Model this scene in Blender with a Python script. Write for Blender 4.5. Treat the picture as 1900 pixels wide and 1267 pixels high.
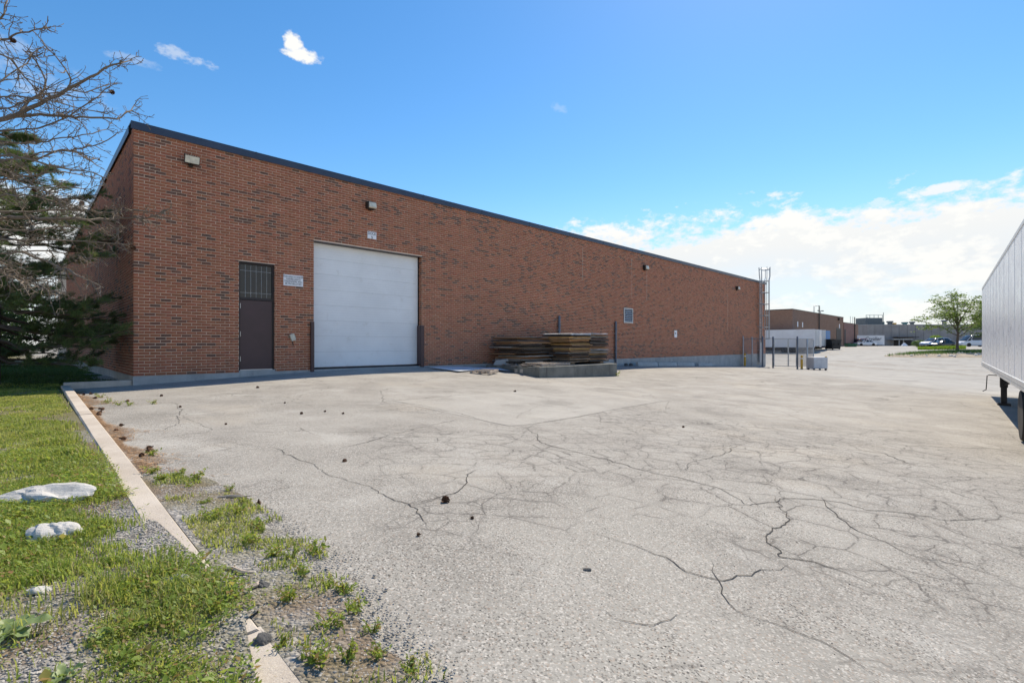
import bpy, bmesh, math, random
import numpy as np
from mathutils import Vector, Matrix
random.seed(7); rng = np.random.default_rng(11)
S = bpy.context.scene
for o in list(bpy.data.objects): bpy.data.objects.remove(o)
C = S.collection
R = math.radians

# ------------------------------------------------------------------ camera
F = 917.0; HOR = 639.5                        # focal length in photo pixels, horizon row
cd = bpy.data.cameras.new('camera'); cam = bpy.data.objects.new('camera', cd); C.objects.link(cam)
cd.sensor_width = 36; cd.lens = F/1900*36; cd.shift_y = (HOR-633.5)/1900
cd.clip_start = 0.05; cd.clip_end = 6000
cam.rotation_euler = (R(90), 0, 0); S.camera = cam

# ------------------------------------------------------------------ light
SUN_AZ, SUN_EL = 28.0, 50.0                   # azimuth measured from +Y towards +X
sd = Vector((math.sin(R(SUN_AZ))*math.cos(R(SUN_EL)), math.cos(R(SUN_AZ))*math.cos(R(SUN_EL)), math.sin(R(SUN_EL))))
sl = bpy.data.lights.new('sun', 'SUN'); sl.energy = 3.2; sl.angle = R(0.53); sl.color = (1.0, .93, .82)
so = bpy.data.objects.new('sun', sl); C.objects.link(so); so.rotation_euler = sd.to_track_quat('Z', 'Y').to_euler()
so.location = (20, 40, 60)

W = bpy.data.worlds.new('World'); S.world = W; W.use_nodes = True
SKY_STR = 0.145
CLOUD_LO, CLOUD_HI, SKY_HAZE = (2.95, 3.3, 3.8, 1), (3.7, 3.95, 4.25, 1), (2.0, 2.8, 3.7, 1)
W.cycles.sampling_method = 'MANUAL'; W.cycles.sample_map_resolution = 512
S.cycles.max_bounces = 5; S.cycles.diffuse_bounces = 3; S.cycles.glossy_bounces = 3; S.cycles.transmission_bounces = 3
def build_world():
    nt = W.node_tree; N = nt.nodes; Lk = nt.links; N.clear()
    def nd(t, **k):
        n = N.new(t)
        for a, b in k.items(): setattr(n, a, b)
        return n
    def mth(op, a, b=None, c=None, clamp=False):
        n = nd('ShaderNodeMath', operation=op, use_clamp=clamp)
        for i, v in enumerate((a, b, c)):
            if v is None: continue
            if isinstance(v, (int, float)): n.inputs[i].default_value = v
            else: Lk.new(v, n.inputs[i])
        return n.outputs[0]
    def sstep(v, a, b):
        n = nd('ShaderNodeMapRange', interpolation_type='SMOOTHSTEP')
        Lk.new(v, n.inputs[0]); n.inputs[1].default_value = a; n.inputs[2].default_value = b
        return n.outputs[0]
    def mixc(f, a, b, mode='MIX'):
        n = nd('ShaderNodeMix', data_type='RGBA', blend_type=mode)
        for s, v in ((n.inputs[0], f), (n.inputs[6], a), (n.inputs[7], b)):
            if isinstance(v, (int, float)): s.default_value = v
            elif isinstance(v, tuple): s.default_value = v
            else: Lk.new(v, s)
        return n.outputs[2]
    tc = nd('ShaderNodeTexCoord'); sep = nd('ShaderNodeSeparateXYZ'); Lk.new(tc.outputs['Generated'], sep.inputs[0])
    x, y, z = sep.outputs
    az = mth('MULTIPLY', mth('ARCTAN2', x, y), 180/math.pi)
    el = mth('MULTIPLY', mth('ARCSINE', z), 180/math.pi)
    sky = nd('ShaderNodeTexSky', sky_type='NISHITA', sun_disc=False, sun_elevation=R(SUN_EL), sun_rotation=R(SUN_AZ),
             altitude=100, air_density=1.0, dust_density=.12, ozone_density=3.0)
    hs = nd('ShaderNodeHueSaturation'); hs.inputs['Saturation'].default_value = 1.30; hs.inputs['Value'].default_value = .76; Lk.new(sky.outputs[0], hs.inputs['Color'])
    skyc = hs.outputs[0]
    def noise(scale, detail, rough, sx, sy, off=0.0):
        cb = nd('ShaderNodeCombineXYZ'); Lk.new(mth('MULTIPLY', az, sx), cb.inputs[0]); Lk.new(mth('MULTIPLY', el, sy), cb.inputs[1])
        cb.inputs[2].default_value = off
        n = nd('ShaderNodeTexNoise'); n.inputs['Scale'].default_value = scale; n.inputs['Detail'].default_value = detail
        n.inputs['Roughness'].default_value = rough; Lk.new(cb.outputs[0], n.inputs['Vector'])
        return n.outputs[0]
    big = noise(1.0, 3, .56, .055, .16, 3.1)
    fine = noise(1.0, 5, .62, .30, .62, 8.7)
    curl = noise(1.0, 4, .6, .95, 1.5, 61.0)
    # low cloud deck all round the horizon
    edge = mth('SUBTRACT', 13.6, el)
    d = mth('ADD', mth('MULTIPLY', edge, .085), mth('MULTIPLY', mth('SUBTRACT', big, .5), .6))
    d = mth('ADD', d, mth('ADD', mth('MULTIPLY', mth('SUBTRACT', fine, .5), .6), mth('MULTIPLY', mth('SUBTRACT', curl, .5), .28)))
    deck = sstep(d, .0, .17)
    holes = sstep(mth('ADD', mth('MULTIPLY', big, .6), mth('MULTIPLY', fine, .4)), .38, .56)
    low = sstep(el, 10.5, 5.0)
    cloud = mth('MULTIPLY', deck, mth('SUBTRACT', 1.0, mth('MULTIPLY', mth('MULTIPLY', low, .30), mth('SUBTRACT', 1.0, holes))))
    # fair-weather puffs and wisps: azimuth, elevation, half width, half height, tilt, strength, softness
    pn = mth('ADD', mth('MULTIPLY', mth('SUBTRACT', curl, .5), 1.9), mth('MULTIPLY', mth('SUBTRACT', fine, .5), 1.2)); fn = mth('ADD', mth('MULTIPLY', mth('SUBTRACT', fine, .47), 7.0), mth('MULTIPLY', mth('SUBTRACT', curl, .5), 5.0))
    for (a0, e0, wx, wy, tl, st, soft) in [(-22.9, 28.3, 2.2, .7, .0, 1.0, .5), (-23.9, 29.2, 1.1, 1.1, .0, 1.0, .5), (-33.6, 25.9, 2.0, .5, -.12, .42, 1.3),
                                     (-38.0, 24.6, 2.6, .35, -.05, .2, 1.3), (5.6, 25.4, 1.0, .5, -.3, .16, 1.3), (41.2, 13.4, 2.4, .5, .05, .9, .5),
                                     (36.6, 12.9, .9, .4, 0, .5, .6), (30.5, 12.7, 1.6, .4, .1, .45, .8), (-46.5, 21.5, 6.0, 1.8, -.1, .25, 1.6)]:
        da = mth('SUBTRACT', az, a0); de = mth('SUBTRACT', mth('SUBTRACT', el, e0), mth('MULTIPLY', da, tl))
        q = mth('ADD', mth('POWER', mth('ABSOLUTE', mth('DIVIDE', da, wx)), 2.0), mth('POWER', mth('ABSOLUTE', mth('DIVIDE', de, wy)), 2.0))
        q = mth('ADD', q, fn if soft > .55 else pn)
        blob = mth('MULTIPLY', sstep(q, .75+soft*.5, .75-soft), st)
        cloud = mth('MAXIMUM', cloud, blob)
    shade = sstep(mth('ADD', mth('ADD', mth('MULTIPLY', big, .35), mth('MULTIPLY', fine, .45)), mth('MULTIPLY', curl, .2)), .40, .56)
    haze = sstep(el, 18, 0)
    cw = mixc(mth('MAXIMUM', shade, mth('SUBTRACT', 1.0, haze)), CLOUD_LO, CLOUD_HI)
    skyc = mixc(mth('MULTIPLY', haze, .5), skyc, SKY_HAZE)
    col = mixc(cloud, skyc, cw)
    bg = nd('ShaderNodeBackground'); bg.inputs['Strength'].default_value = SKY_STR
    out = nd('ShaderNodeOutputWorld'); Lk.new(col, bg.inputs[0]); Lk.new(bg.outputs[0], out.inputs[0])
build_world()
S.view_settings.view_transform = 'Standard'; S.view_settings.look = 'None'; S.view_settings.gamma = 1
S.view_settings.use_curve_mapping = False; S.view_settings.exposure = 0.82
S.view_settings.use_white_balance = True; S.view_settings.white_balance_temperature = 7280; S.view_settings.white_balance_tint = 10

# ------------------------------------------------------------------ terrain height (fitted to what stands on it)
U = np.array([.7093, .7049]); NN = np.array([.7049, -.7093]); C0 = np.array([-9.95, 13.0])   # wall direction, outward normal, near corner
UA = math.atan2(.7049, .7093)
def AB(a, b): p = C0 + U*a + NN*b; return float(p[0]), float(p[1])
CP = []
for a, z in [(-25, -.9), (-8, -1.06), (0, -1.07), (3, -.95), (5.5, -.87), (9, -.86), (13, -.96), (22, -1.2), (32, -1.5), (42, -1.84), (48, -2.02)]:
    CP.append((*AB(a, 0.0), z))
CP += [(-10.4, 11.0, -1.1), (-5, 5.7, -1.11), (-1, 1.8, -1.15), (1, -.5, -1.2), (15.1, 15.5, -1.9), (9.6, 9.35, -1.9), (5, 5, -1.55), (18.3, 19.2, -1.92),
       (-2.5, 10.5, -1.2), (1.78, 15.4, -1.35), (4, 13.2, -1.5), (-.04, 8.2, -1.35), (1.24, 18.9, -1.3), (4.57, 23.1, -1.42), (1.5, 3.5, -1.33), (3, 2, -1.5),
       (27.6, 46, -2.1), (25, 30, -2.0), (40, 45, -1.85), (54, 60, -1.0), (44, 51, -1.45), (42.8, 74, -1.35), (51, 78, -.8), (60, 80, -.75), (75, 110, -.35), (70, 85, -.5),
       (85, 100, -.38), (95, 130, -.34), (40, 100, -.9), (-14, 9, -1.12), (-20.3, 23.4, -1.2), (-40, 45, -1.0), (-60, -15, -1.1), (0, -15, -1.4), (60, -15, -2.0),
       (160, -15, -1.6), (160, 90, -.5), (100, 40, -1.2), (60, 25, -1.8), (-60, 200, -.8), (20, 200, -.6), (160, 200, -.4), (-60, 90, -.8)]
CP = np.array(CP)
def _k(r2): return np.where(r2 > 1e-9, .5*r2*np.log(np.maximum(r2, 1e-9)), 0)
_n = len(CP); _A = np.zeros((_n+3, _n+3)); _d = CP[:, None, :2]-CP[None, :, :2]
_A[:_n, :_n] = _k((_d**2).sum(-1)) + np.eye(_n)*.6
_A[:_n, _n] = 1; _A[:_n, _n+1:] = CP[:, :2]; _A[_n, :_n] = 1; _A[_n+1:, :_n] = CP[:, :2].T
_w = np.linalg.solve(_A, np.concatenate([CP[:, 2], np.zeros(3)]))
def gzn(x, y):
    x = np.clip(np.asarray(x, float), -60, 160); y = np.clip(np.asarray(y, float), -15, 200)
    r2 = (x[..., None]-CP[:, 0])**2 + (y[..., None]-CP[:, 1])**2
    return _k(r2) @ _w[:_n] + _w[_n] + _w[_n+1]*x + _w[_n+2]*y
def gz(x, y): return float(gzn(np.array([x]), np.array([y]))[0])
def G(px, py, lift=0.0):                       # pixel of a point on the ground -> position
    d = 20.0
    for _ in range(60):
        z = gz((px-950)/F*d, d) + lift
        dn = F*(-z)/(py-HOR) if py > HOR+.5 else 200
        d += (max(min(dn, 300), .5)-d)*.5
    x = (px-950)/F*d
    return x, d, gz(x, d)
def P(px, py, d): return Vector(((px-950)/F*d, d, (HOR-py)/F*d))
def WL(px, py=None):                           # pixel on the long wall -> distance along it, height
    r = (px-950)/F; a = 18.444*(r+.7655)/(1.0065-r); d = 13+a*.7049
    return (a, (HOR-py)/F*d) if py is not None else a

# ------------------------------------------------------------------ helpers
def ordinal(n):
    u = ['', 'first', 'second', 'third', 'fourth', 'fifth', 'sixth', 'seventh', 'eighth', 'ninth', 'tenth', 'eleventh', 'twelfth', 'thirteenth', 'fourteenth', 'fifteenth', 'sixteenth', 'seventeenth', 'eighteenth', 'nineteenth']
    t = {2: 'twent', 3: 'thirt', 4: 'fort', 5: 'fift', 6: 'sixt'}
    if n < 20: return u[n]
    return t[n//10]+('ieth' if n % 10 == 0 else 'y-'+u[n % 10])
def tag(o, label=None, cat=None, group=None, kind=None):
    if label: o['label'] = label
    if cat: o['category'] = cat
    if group: o['group'] = group
    if kind: o['kind'] = kind
    return o
def thing(name, label, cat, loc=(0, 0, 0), rz=0.0, group=None):
    o = bpy.data.objects.new(name, None); C.objects.link(o); o.empty_display_size = .2
    o.location = loc; o.rotation_euler = (0, 0, rz); return tag(o, label, cat, group)
def link(name, me, parent=None):
    o = bpy.data.objects.new(name, me); C.objects.link(o)
    if parent is not None: o.parent = parent
    return o
def np_mesh(name, V, faces, mat, smooth=False, tone=None):
    """faces: (M,k) array"""
    me = bpy.data.meshes.new(name); V = np.asarray(V, np.float32); faces = np.asarray(faces, np.int32)
    m, k = faces.shape
    me.vertices.add(len(V)); me.vertices.foreach_set('co', V.ravel())
    me.loops.add(m*k); me.loops.foreach_set('vertex_index', faces.ravel())
    me.polygons.add(m); me.polygons.foreach_set('loop_start', np.arange(0, m*k, k, dtype=np.int32))
    if smooth: me.polygons.foreach_set('use_smooth', np.ones(m, bool))
    me.update(calc_edges=True)
    if tone is not None:
        at = me.attributes.new('tone', 'FLOAT', 'FACE'); at.data.foreach_set('value', np.asarray(tone, np.float32))
    if mat: me.materials.append(mat)
    return me
class MB:
    def __init__(s): s.v = []; s.f = []
    def add(s, vs, fs):
        n = len(s.v); s.v += [tuple(p) for p in vs]; s.f += [tuple(i+n for i in f) for f in fs]; return s
    def hexa(s, p): return s.add(p, [(0, 3, 2, 1), (4, 5, 6, 7), (0, 1, 5, 4), (1, 2, 6, 5), (2, 3, 7, 6), (3, 0, 4, 7)])
    def box(s, x0, x1, y0, y1, z0, z1):
        return s.hexa([(x0, y0, z0), (x1, y0, z0), (x1, y1, z0), (x0, y1, z0), (x0, y0, z1), (x1, y0, z1), (x1, y1, z1), (x0, y1, z1)])
    def prism(s, poly, y0, y1):                # poly in x,z (counter clockwise seen from -y)
        n = len(poly); vs = [(x, y0, z) for x, z in poly]+[(x, y1, z) for x, z in poly]
        return s.add(vs, [tuple(range(n)), tuple(range(2*n-1, n-1, -1))]+[(i, i+n, (i+1) % n+n, (i+1) % n) for i in range(n)])
    def zprism(s, poly, z0, z1):
        n = len(poly); vs = [(x, y, z0) for x, y in poly]+[(x, y, z1) for x, y in poly]
        return s.add(vs, [tuple(range(n-1, -1, -1)), tuple(range(n, 2*n))]+[(i, (i+1) % n, (i+1) % n+n, i+n) for i in range(n)])
    def tube(s, pts, r, n=6, cap=True):
        pts = [Vector(p) for p in pts]; m = len(pts); rs = r if isinstance(r, (list, tuple)) else [r]*m
        vs = []; prev = None
        for i, p in enumerate(pts):
            t = (pts[min(i+1, m-1)]-pts[max(i-1, 0)]).normalized()
            if prev is None: a = t.orthogonal().normalized()
            else:
                a = prev - t*prev.dot(t); a = a.normalized() if a.length > 1e-6 else t.orthogonal().normalized()
            prev = a; b = t.cross(a)
            for k in range(n):
                w = 2*math.pi*k/n; vs.append(p+(a*math.cos(w)+b*math.sin(w))*rs[i])
        fs = [(i*n+k, i*n+(k+1) % n, (i+1)*n+(k+1) % n, (i+1)*n+k) for i in range(m-1) for k in range(n)]
        if cap: fs += [tuple(range(n-1, -1, -1)), tuple((m-1)*n+k for k in range(n))]
        return s.add(vs, fs)
    def lathe(s, prof, n=16, c=(0, 0, 0), axis='z'):
        vs = []
        for r, h in prof:
            for k in range(n):
                w = 2*math.pi*k/n; p = (r*math.cos(w), r*math.sin(w), h)
                if axis == 'y': p = (p[0], h, p[1])
                if axis == 'x': p = (h, p[0], p[1])
                vs.append((p[0]+c[0], p[1]+c[1], p[2]+c[2]))
        m = len(prof); fs = [(i*n+k, i*n+(k+1) % n, (i+1)*n+(k+1) % n, (i+1)*n+k) for i in range(m-1) for k in range(n)]
        fs += [tuple(range(n-1, -1, -1)), tuple((m-1)*n+k for k in range(n))]
        return s.add(vs, fs)
    def build(s, name, mat, parent=None, smooth=False, bevel=0, seg=1, fix=True):
        me = bpy.data.meshes.new(name); me.from_pydata(s.v, [], s.f); me.update()
        if fix:
            bm = bmesh.new(); bm.from_mesh(me); bmesh.ops.recalc_face_normals(bm, faces=bm.faces); bm.to_mesh(me); bm.free()
        if smooth:
            me.polygons.foreach_set('use_smooth', np.ones(len(me.polygons), bool))
            try: me.set_sharp_from_angle(angle=R(40))
            except Exception: pass
        me.materials.append(mat); o = link(name, me, parent)
        if bevel:
            b = o.modifiers.new('bevel', 'BEVEL'); b.width = bevel; b.segments = seg; b.limit_method = 'ANGLE'; b.angle_limit = R(40)
        return o
def copy_tree(o, parent=None):
    c = o.copy(); C.objects.link(c); c.parent = parent
    for ch in list(o.children): copy_tree(ch, c)
    return c
def text(body, size, mat, parent, loc, rot=(R(90), 0, 0), name='lettering', shear=0.0, sx=1.0, bold=0.0, spacing=1.0, line=1.0):
    cu = bpy.data.curves.new('t', 'FONT'); cu.body = body; cu.size = size; cu.align_x = 'CENTER'; cu.align_y = 'CENTER'
    cu.shear = shear; cu.extrude = .0015; cu.offset = bold; cu.resolution_u = 3; cu.space_character = spacing; cu.space_line = line
    t = bpy.data.objects.new('t', cu); C.objects.link(t)
    dg = bpy.context.evaluated_depsgraph_get(); me = bpy.data.meshes.new_from_object(t.evaluated_get(dg))
    bpy.data.objects.remove(t); me.materials.clear(); me.materials.append(mat)
    o = link(name, me, parent); o.location = loc; o.rotation_euler = rot; o.scale = (sx, 1, 1); return o

# ------------------------------------------------------------------ materials
class NT:
    def __init__(s, name):
        s.m = bpy.data.materials.new(name); s.m.use_nodes = True; s.t = s.m.node_tree; s.N = s.t.nodes; s.L = s.t.links
        s.b = s.N['Principled BSDF']; s.tc = s.N.new('ShaderNodeTexCoord')
    def put(s, sock, v):
        if v is None: return
        if isinstance(v, tuple) and len(v) == 3 and sock.type == 'RGBA': v = (*v, 1)
        if isinstance(v, (int, float, tuple)): sock.default_value = v
        else: s.L.new(v, sock)
    def n(s, t, **k):
        q = s.N.new(t)
        for a, b in k.items(): setattr(q, a, b)
        return q
    def math(s, op, a, b=None, c=None, clamp=False):
        q = s.n('ShaderNodeMath', operation=op, use_clamp=clamp)
        for i, v in enumerate((a, b, c)): s.put(q.inputs[i], v)
        return q.outputs[0]
    def co(s, scale=(1, 1, 1), kind='Object', rot=0):
        q = s.n('ShaderNodeMapping'); q.inputs['Scale'].default_value = scale; q.inputs['Rotation'].default_value = (0, 0, rot)
        s.L.new(s.tc.outputs[kind], q.inputs[0]); return q.outputs[0]
    def noise(s, vec, scale, detail=5, rough=.55, dist=0):
        q = s.n('ShaderNodeTexNoise'); s.put(q.inputs['Vector'], vec); q.inputs['Scale'].default_value = scale
        q.inputs['Detail'].default_value = detail; q.inputs['Roughness'].default_value = rough; q.inputs['Distortion'].default_value = dist
        return q.outputs[0]
    def noisec(s, vec, scale, detail=4):
        q = s.n('ShaderNodeTexNoise'); s.put(q.inputs['Vector'], vec); q.inputs['Scale'].default_value = scale; q.inputs['Detail'].default_value = detail
        return q.outputs[1]
    def vor(s, vec, scale, feat='F1', out=0):
        q = s.n('ShaderNodeTexVoronoi', feature=feat); s.put(q.inputs['Vector'], vec); q.inputs['Scale'].default_value = scale
        return q.outputs[out]
    def step(s, v, a, b, lo=0., hi=1.):
        q = s.n('ShaderNodeMapRange', interpolation_type='SMOOTHSTEP'); s.put(q.inputs[0], v)
        q.inputs[1].default_value = a; q.inputs[2].default_value = b; q.inputs[3].default_value = lo; q.inputs[4].default_value = hi
        return q.outputs[0]
    def mix(s, f, a, b, mode='MIX'):
        q = s.n('ShaderNodeMix', data_type='RGBA', blend_type=mode); s.put(q.inputs[0], f); s.put(q.inputs[6], a); s.put(q.inputs[7], b)
        return q.outputs[2]
    def vadd(s, a, b, k):
        q = s.n('ShaderNodeVectorMath', operation='SCALE'); s.put(q.inputs[0], b); q.inputs['Scale'].default_value = k
        r = s.n('ShaderNodeVectorMath', operation='ADD'); s.put(r.inputs[0], a); s.put(r.inputs[1], q.outputs[0]); return r.outputs[0]
    def bump(s, h, dist, strength=1.0, prev=None):
        q = s.n('ShaderNodeBump'); q.inputs['Distance'].default_value = dist; q.inputs['Strength'].default_value = strength
        s.put(q.inputs['Height'], h)
        if prev is not None: s.L.new(prev, q.inputs['Normal'])
        return q.outputs[0]
    def done(s, col=None, rough=None, metal=None, normal=None, **k):
        s.put(s.b.inputs['Base Color'], col); s.put(s.b.inputs['Roughness'], rough); s.put(s.b.inputs['Metallic'], metal)
        if normal is not None: s.L.new(normal, s.b.inputs['Normal'])
        for a, v in k.items(): s.put(s.b.inputs[a], v)
        return s.m
def plain(name, col, rough=.6, metal=0., var=.12, scale=3.0, spots=0.0, spotcol=(.1, .08, .06), bump=0.0, bscale=40, **k):
    """a painted / metal / plastic surface with uneven tone, dirt specks and fine relief"""
    m = NT(name); v = m.co()
    n1 = m.noise(v, scale, 6, .6); lo = tuple(c*(1-var) for c in col); hi = tuple(min(c*(1+var), .95) for c in col)
    c = m.mix(m.step(n1, .3, .7), lo, hi)
    if spots: c = m.mix(m.math('MULTIPLY', m.step(m.noise(v, scale*4.3, 8, .7), .56, .72), spots), c, spotcol)
    nb = m.bump(m.noise(v, bscale, 6, .6), bump) if bump else None
    r = m.math('ADD', m.math('MULTIPLY', m.math('SUBTRACT', n1, .5), .25), rough)
    return m.done(c, r, metal, nb, **k)
M = {}
def brick_mat(name, base, dark, base2, attr=True):
    m = NT(name); v = m.co()
    if attr: t = m.n('ShaderNodeAttribute', attribute_name='tone').outputs['Fac']
    else: t = m.noise(v, 3, 2)
    q = m.n('ShaderNodeValToRGB'); m.L.new(t, q.inputs[0]); e = q.color_ramp.elements
    stops = [(0, dark), (.11, tuple(c*1.25 for c in dark)), (.16, tuple(.5*(a+b) for a, b in zip(dark, base))), (.24, base), (.5, base2), (.75, tuple(c*1.12 for c in base)), (.92, tuple(c*.86 for c in base2)), (1, tuple(c*.7 for c in base))]
    e[0].position = 0; e[0].color = (*stops[0][1], 1); e[1].position = 1; e[1].color = (*stops[-1][1], 1)
    for p, c in stops[1:-1]: el = e.new(p); el.color = (*c, 1)
    c = q.outputs[0]
    blot = m.step(m.noise(v, 8, 4, .6), .54, .66)
    c = m.mix(m.math('MULTIPLY', blot, .55), c, tuple(x*1.2 for x in dark))
    c = m.mix(m.step(m.noise(v, 1.1, 5), .35, .75, 0, .28), c, tuple(x*.72 for x in base))
    c = m.mix(m.step(m.noise(m.co((1.6, 1.6, .10)), 1.6, 5, .6), .50, .72, 0, .38), c, tuple(x*.45 for x in base))
    c = m.mix(m.step(m.noise(v, 60, 3, .7), .35, .7, 0, .25), c, tuple(min(x*1.5, .6) for x in base))
    return m.done(c, .88, 0, m.bump(m.noise(v, 60, 3, .8), .003))
M['brick'] = brick_mat('brick', (.395, .131, .071), (.092, .066, .050), (.385, .155, .076))
def mortar():
    m = NT('mortar'); v = m.co(); c = m.mix(m.step(m.noise(v, 2, 6, .7), .3, .7), (.64, .47, .35), (.80, .61, .46))
    return m.done(c, .95, 0, m.bump(m.noise(v, 120, 5, .7), .002))
M['mortar'] = mortar()
def concrete(name, c1, c2, stain=.5, pits=True, sc=1.0):
    m = NT(name); v = m.co()
    c = m.mix(m.step(m.noise(v, 1.6*sc, 7, .62), .3, .72), c1, c2)
    c = m.mix(m.math('MULTIPLY', m.step(m.noise(m.co((3, 3, .5)), 1.3*sc, 6, .7), .52, .75), stain), c, tuple(x*.42 for x in c1))
    sp = m.step(m.noise(v, 130*sc, 3, .6), .42, .7); c = m.mix(m.math('MULTIPLY', sp, .25), c, tuple(min(x*1.5, .8) for x in c2))
    h = m.math('ADD', m.math('MULTIPLY', m.noise(v, 140*sc, 6, .7), .6), m.noise(v, 14*sc, 6, .6))
    if pits: h = m.math('SUBTRACT', h, m.math('MULTIPLY', m.step(m.vor(v, 30*sc), .18, .05), .5))
    return m.done(c, .9, 0, m.bump(h, .006))
M['foundation'] = concrete('foundation_concrete', (.33, .335, .325), (.47, .465, .445), .4)
M['kerb'] = concrete('kerb_concrete', (.42, .36, .30), (.56, .5, .43), .25)
M['slab'] = concrete('dirty_slab_concrete', (.13, .13, .112), (.24, .232, .20), .85)
M['stop'] = concrete('wheel_stop_concrete', (.34, .35, .34), (.48, .48, .46), .3)
M['rock'] = concrete('pale_rubble', (.50, .485, .45), (.64, .62, .58), .35, True, 2.6)
M['lump'] = concrete('dark_asphalt_lump', (.07, .07, .068), (.15, .145, .14), .4, True, 3.0)
def asphalt(name, tones, crack=1.0, speck=1.0, gator=True):
    m = NT(name); v = m.co(kind='Object')
    wv = m.vadd(m.vadd(v, m.noisec(v, 2.6, 2), .16), m.noisec(v, 11, 3), .045); wv2 = wv
    big = m.noise(v, .16, 4, .6); mid = m.noise(v, .9, 6, .62)
    c = m.mix(m.step(big, .3, .7), tones[0], tones[1])
    c = m.mix(m.step(mid, .36, .66, 0, .75), c, tones[2])
    # worn tan dust and darker tyre-polished patches
    c = m.mix(m.step(m.noise(v, .38, 5, .6), .52, .68, 0, .6), c, tones[3])
    c = m.mix(m.step(m.noise(m.co((1, 1, 1), rot=.6), .55, 5, .66), .52, .68, 0, .6), c, tuple(x*.58 for x in tones[0]))
    c = m.mix(m.step(m.noise(m.co((1, 1, 1), rot=1.9), .8, 5, .6), .55, .72, 0, .4), c, (.5, .49, .455))
    # aggregate: light and dark chips
    cell = m.vor(v, 120, 'F1', 1); sx = m.n('ShaderNodeSeparateColor'); m.L.new(cell, sx.inputs[0])
    c = m.mix(m.math('MULTIPLY', m.step(sx.outputs[0], .70, .96), .55*speck), c, (.62, .59, .54))
    c = m.mix(m.math('MULTIPLY', m.step(sx.outputs[1], .68, .97), m.step(m.noise(v, 1.4, 4, .6), .36, .66, .30*speck, .85*speck)), c, (.06, .055, .05))
    c = m.mix(m.math('MULTIPLY', m.step(sx.outputs[2], .84, .97), .35*speck), c, (.36, .25, .18))
    nb = m.bump(m.noise(v, 55, 3, .8), .0045*(.4+.6*speck))
    if crack:
        d1 = m.vor(wv, .42, 'DISTANCE_TO_EDGE'); mk1 = m.step(m.noise(v, .35, 4), .40, .52)
        c1 = m.math('MULTIPLY', m.step(d1, .007, .002), mk1)
        sp = m.n('ShaderNodeSeparateXYZ'); m.L.new(v, sp.inputs[0])
        gx = m.math('SUBTRACT', sp.outputs[0], 4.4); gy = m.math('SUBTRACT', sp.outputs[1], 6.2)
        rr = m.math('SQRT', m.math('ADD', m.math('POWER', m.math('MULTIPLY', gx, .75), 2), m.math('POWER', gy, 2)))
        mk2 = m.step(m.math('ADD', m.math('MULTIPLY', rr, -.105), m.math('MULTIPLY', m.noise(v, .55, 5), 1.7)), .20, .55)
        d2 = m.vor(wv2, 2.3, 'DISTANCE_TO_EDGE')
        c2 = m.math('MULTIPLY', m.step(d2, .022, .006), mk2)
        d3 = m.vor(wv, 4.6, 'DISTANCE_TO_EDGE')
        c3 = m.math('MULTIPLY', m.step(d3, .034, .010), m.math('MULTIPLY', mk2, m.step(m.noise(v, .9, 3), .44, .56)))
        cr = m.math('MAXIMUM', m.math('MULTIPLY', c1, .85), m.math('MAXIMUM', c2, m.math('MULTIPLY', c3, .8)))
        brk = m.step(m.noise(v, 5.5, 4, .6), .34, .56)
        cr = m.math('MULTIPLY', m.math('MULTIPLY', cr, brk), crack*.8)
        c = m.mix(m.math('MULTIPLY', cr, .85), c, (.045, .04, .036))
        c = m.mix(m.math('MULTIPLY', m.math('MULTIPLY', m.step(d2, .12, .03), mk2), .16*crack), c, (.12, .11, .10))
    return m.done(c, .93, 0, nb)
M['asphalt'] = asphalt('old_asphalt', [(.305, .292, .262), (.395, .38, .345), (.25, .237, .213), (.365, .332, .278)])
M['patch'] = asphalt('patch_asphalt', [(.345, .33, .298), (.40, .385, .35), (.315, .30, .27), (.37, .345, .30)], crack=.4, speck=.7)
M['drive'] = asphalt('smooth_drive', [(.335, .325, .30), (.38, .37, .345), (.315, .305, .28), (.37, .35, .31)], crack=.25, speck=.35)
M['crack'] = plain('crack_dark', (.05, .046, .042), .95, var=.4, scale=20)
def soil():
    m = NT('gravelly_soil'); v = m.co()
    cell = m.vor(v, 55, 'F1', 1); sx = m.n('ShaderNodeSeparateColor'); m.L.new(cell, sx.inputs[0])
    st = m.mix(sx.outputs[0], (.15, .14, .13), (.42, .40, .38)); st = m.mix(m.step(sx.outputs[1], .7, .9, 0, .6), st, (.55, .52, .48))
    dirt = m.mix(m.noise(v, 9, 6, .7), (.12, .085, .055), (.27, .21, .15))
    c = m.mix(m.step(m.noise(v, 1.3, 6, .6), .42, .56), dirt, st)
    gr = m.step(m.noise(v, 1.0, 6, .6), .46, .62)
    sp = m.n('ShaderNodeSeparateXYZ'); m.L.new(v, sp.inputs[0])
    far = m.step(sp.outputs[1], 4.2, 8.0)
    thatch = m.mix(m.noise(v, 30, 5, .7), (.07, .085, .025), (.26, .22, .10))
    c = m.mix(m.math('MAXIMUM', m.math('MULTIPLY', gr, .55), m.math('MULTIPLY', far, .9)), c, thatch)
    h = m.math('ADD', m.math('MULTIPLY', m.vor(v, 55), -.9), m.noise(v, 12, 6, .7))
    return m.done(c, .95, 0, m.bump(h, .02))
M['soil'] = soil()
M['dirt'] = plain('dry_dirt', (.30, .25, .19), .95, var=.35, scale=1.5, spots=.5, spotcol=(.42, .38, .32))
M['gravel'] = plain('gravel_stone', (.37, .35, .32), .9, var=.40, scale=18, bump=.003)
M['litter'] = plain('pine_litter', (.36, .22, .12), .95, var=.4, scale=14)
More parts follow.
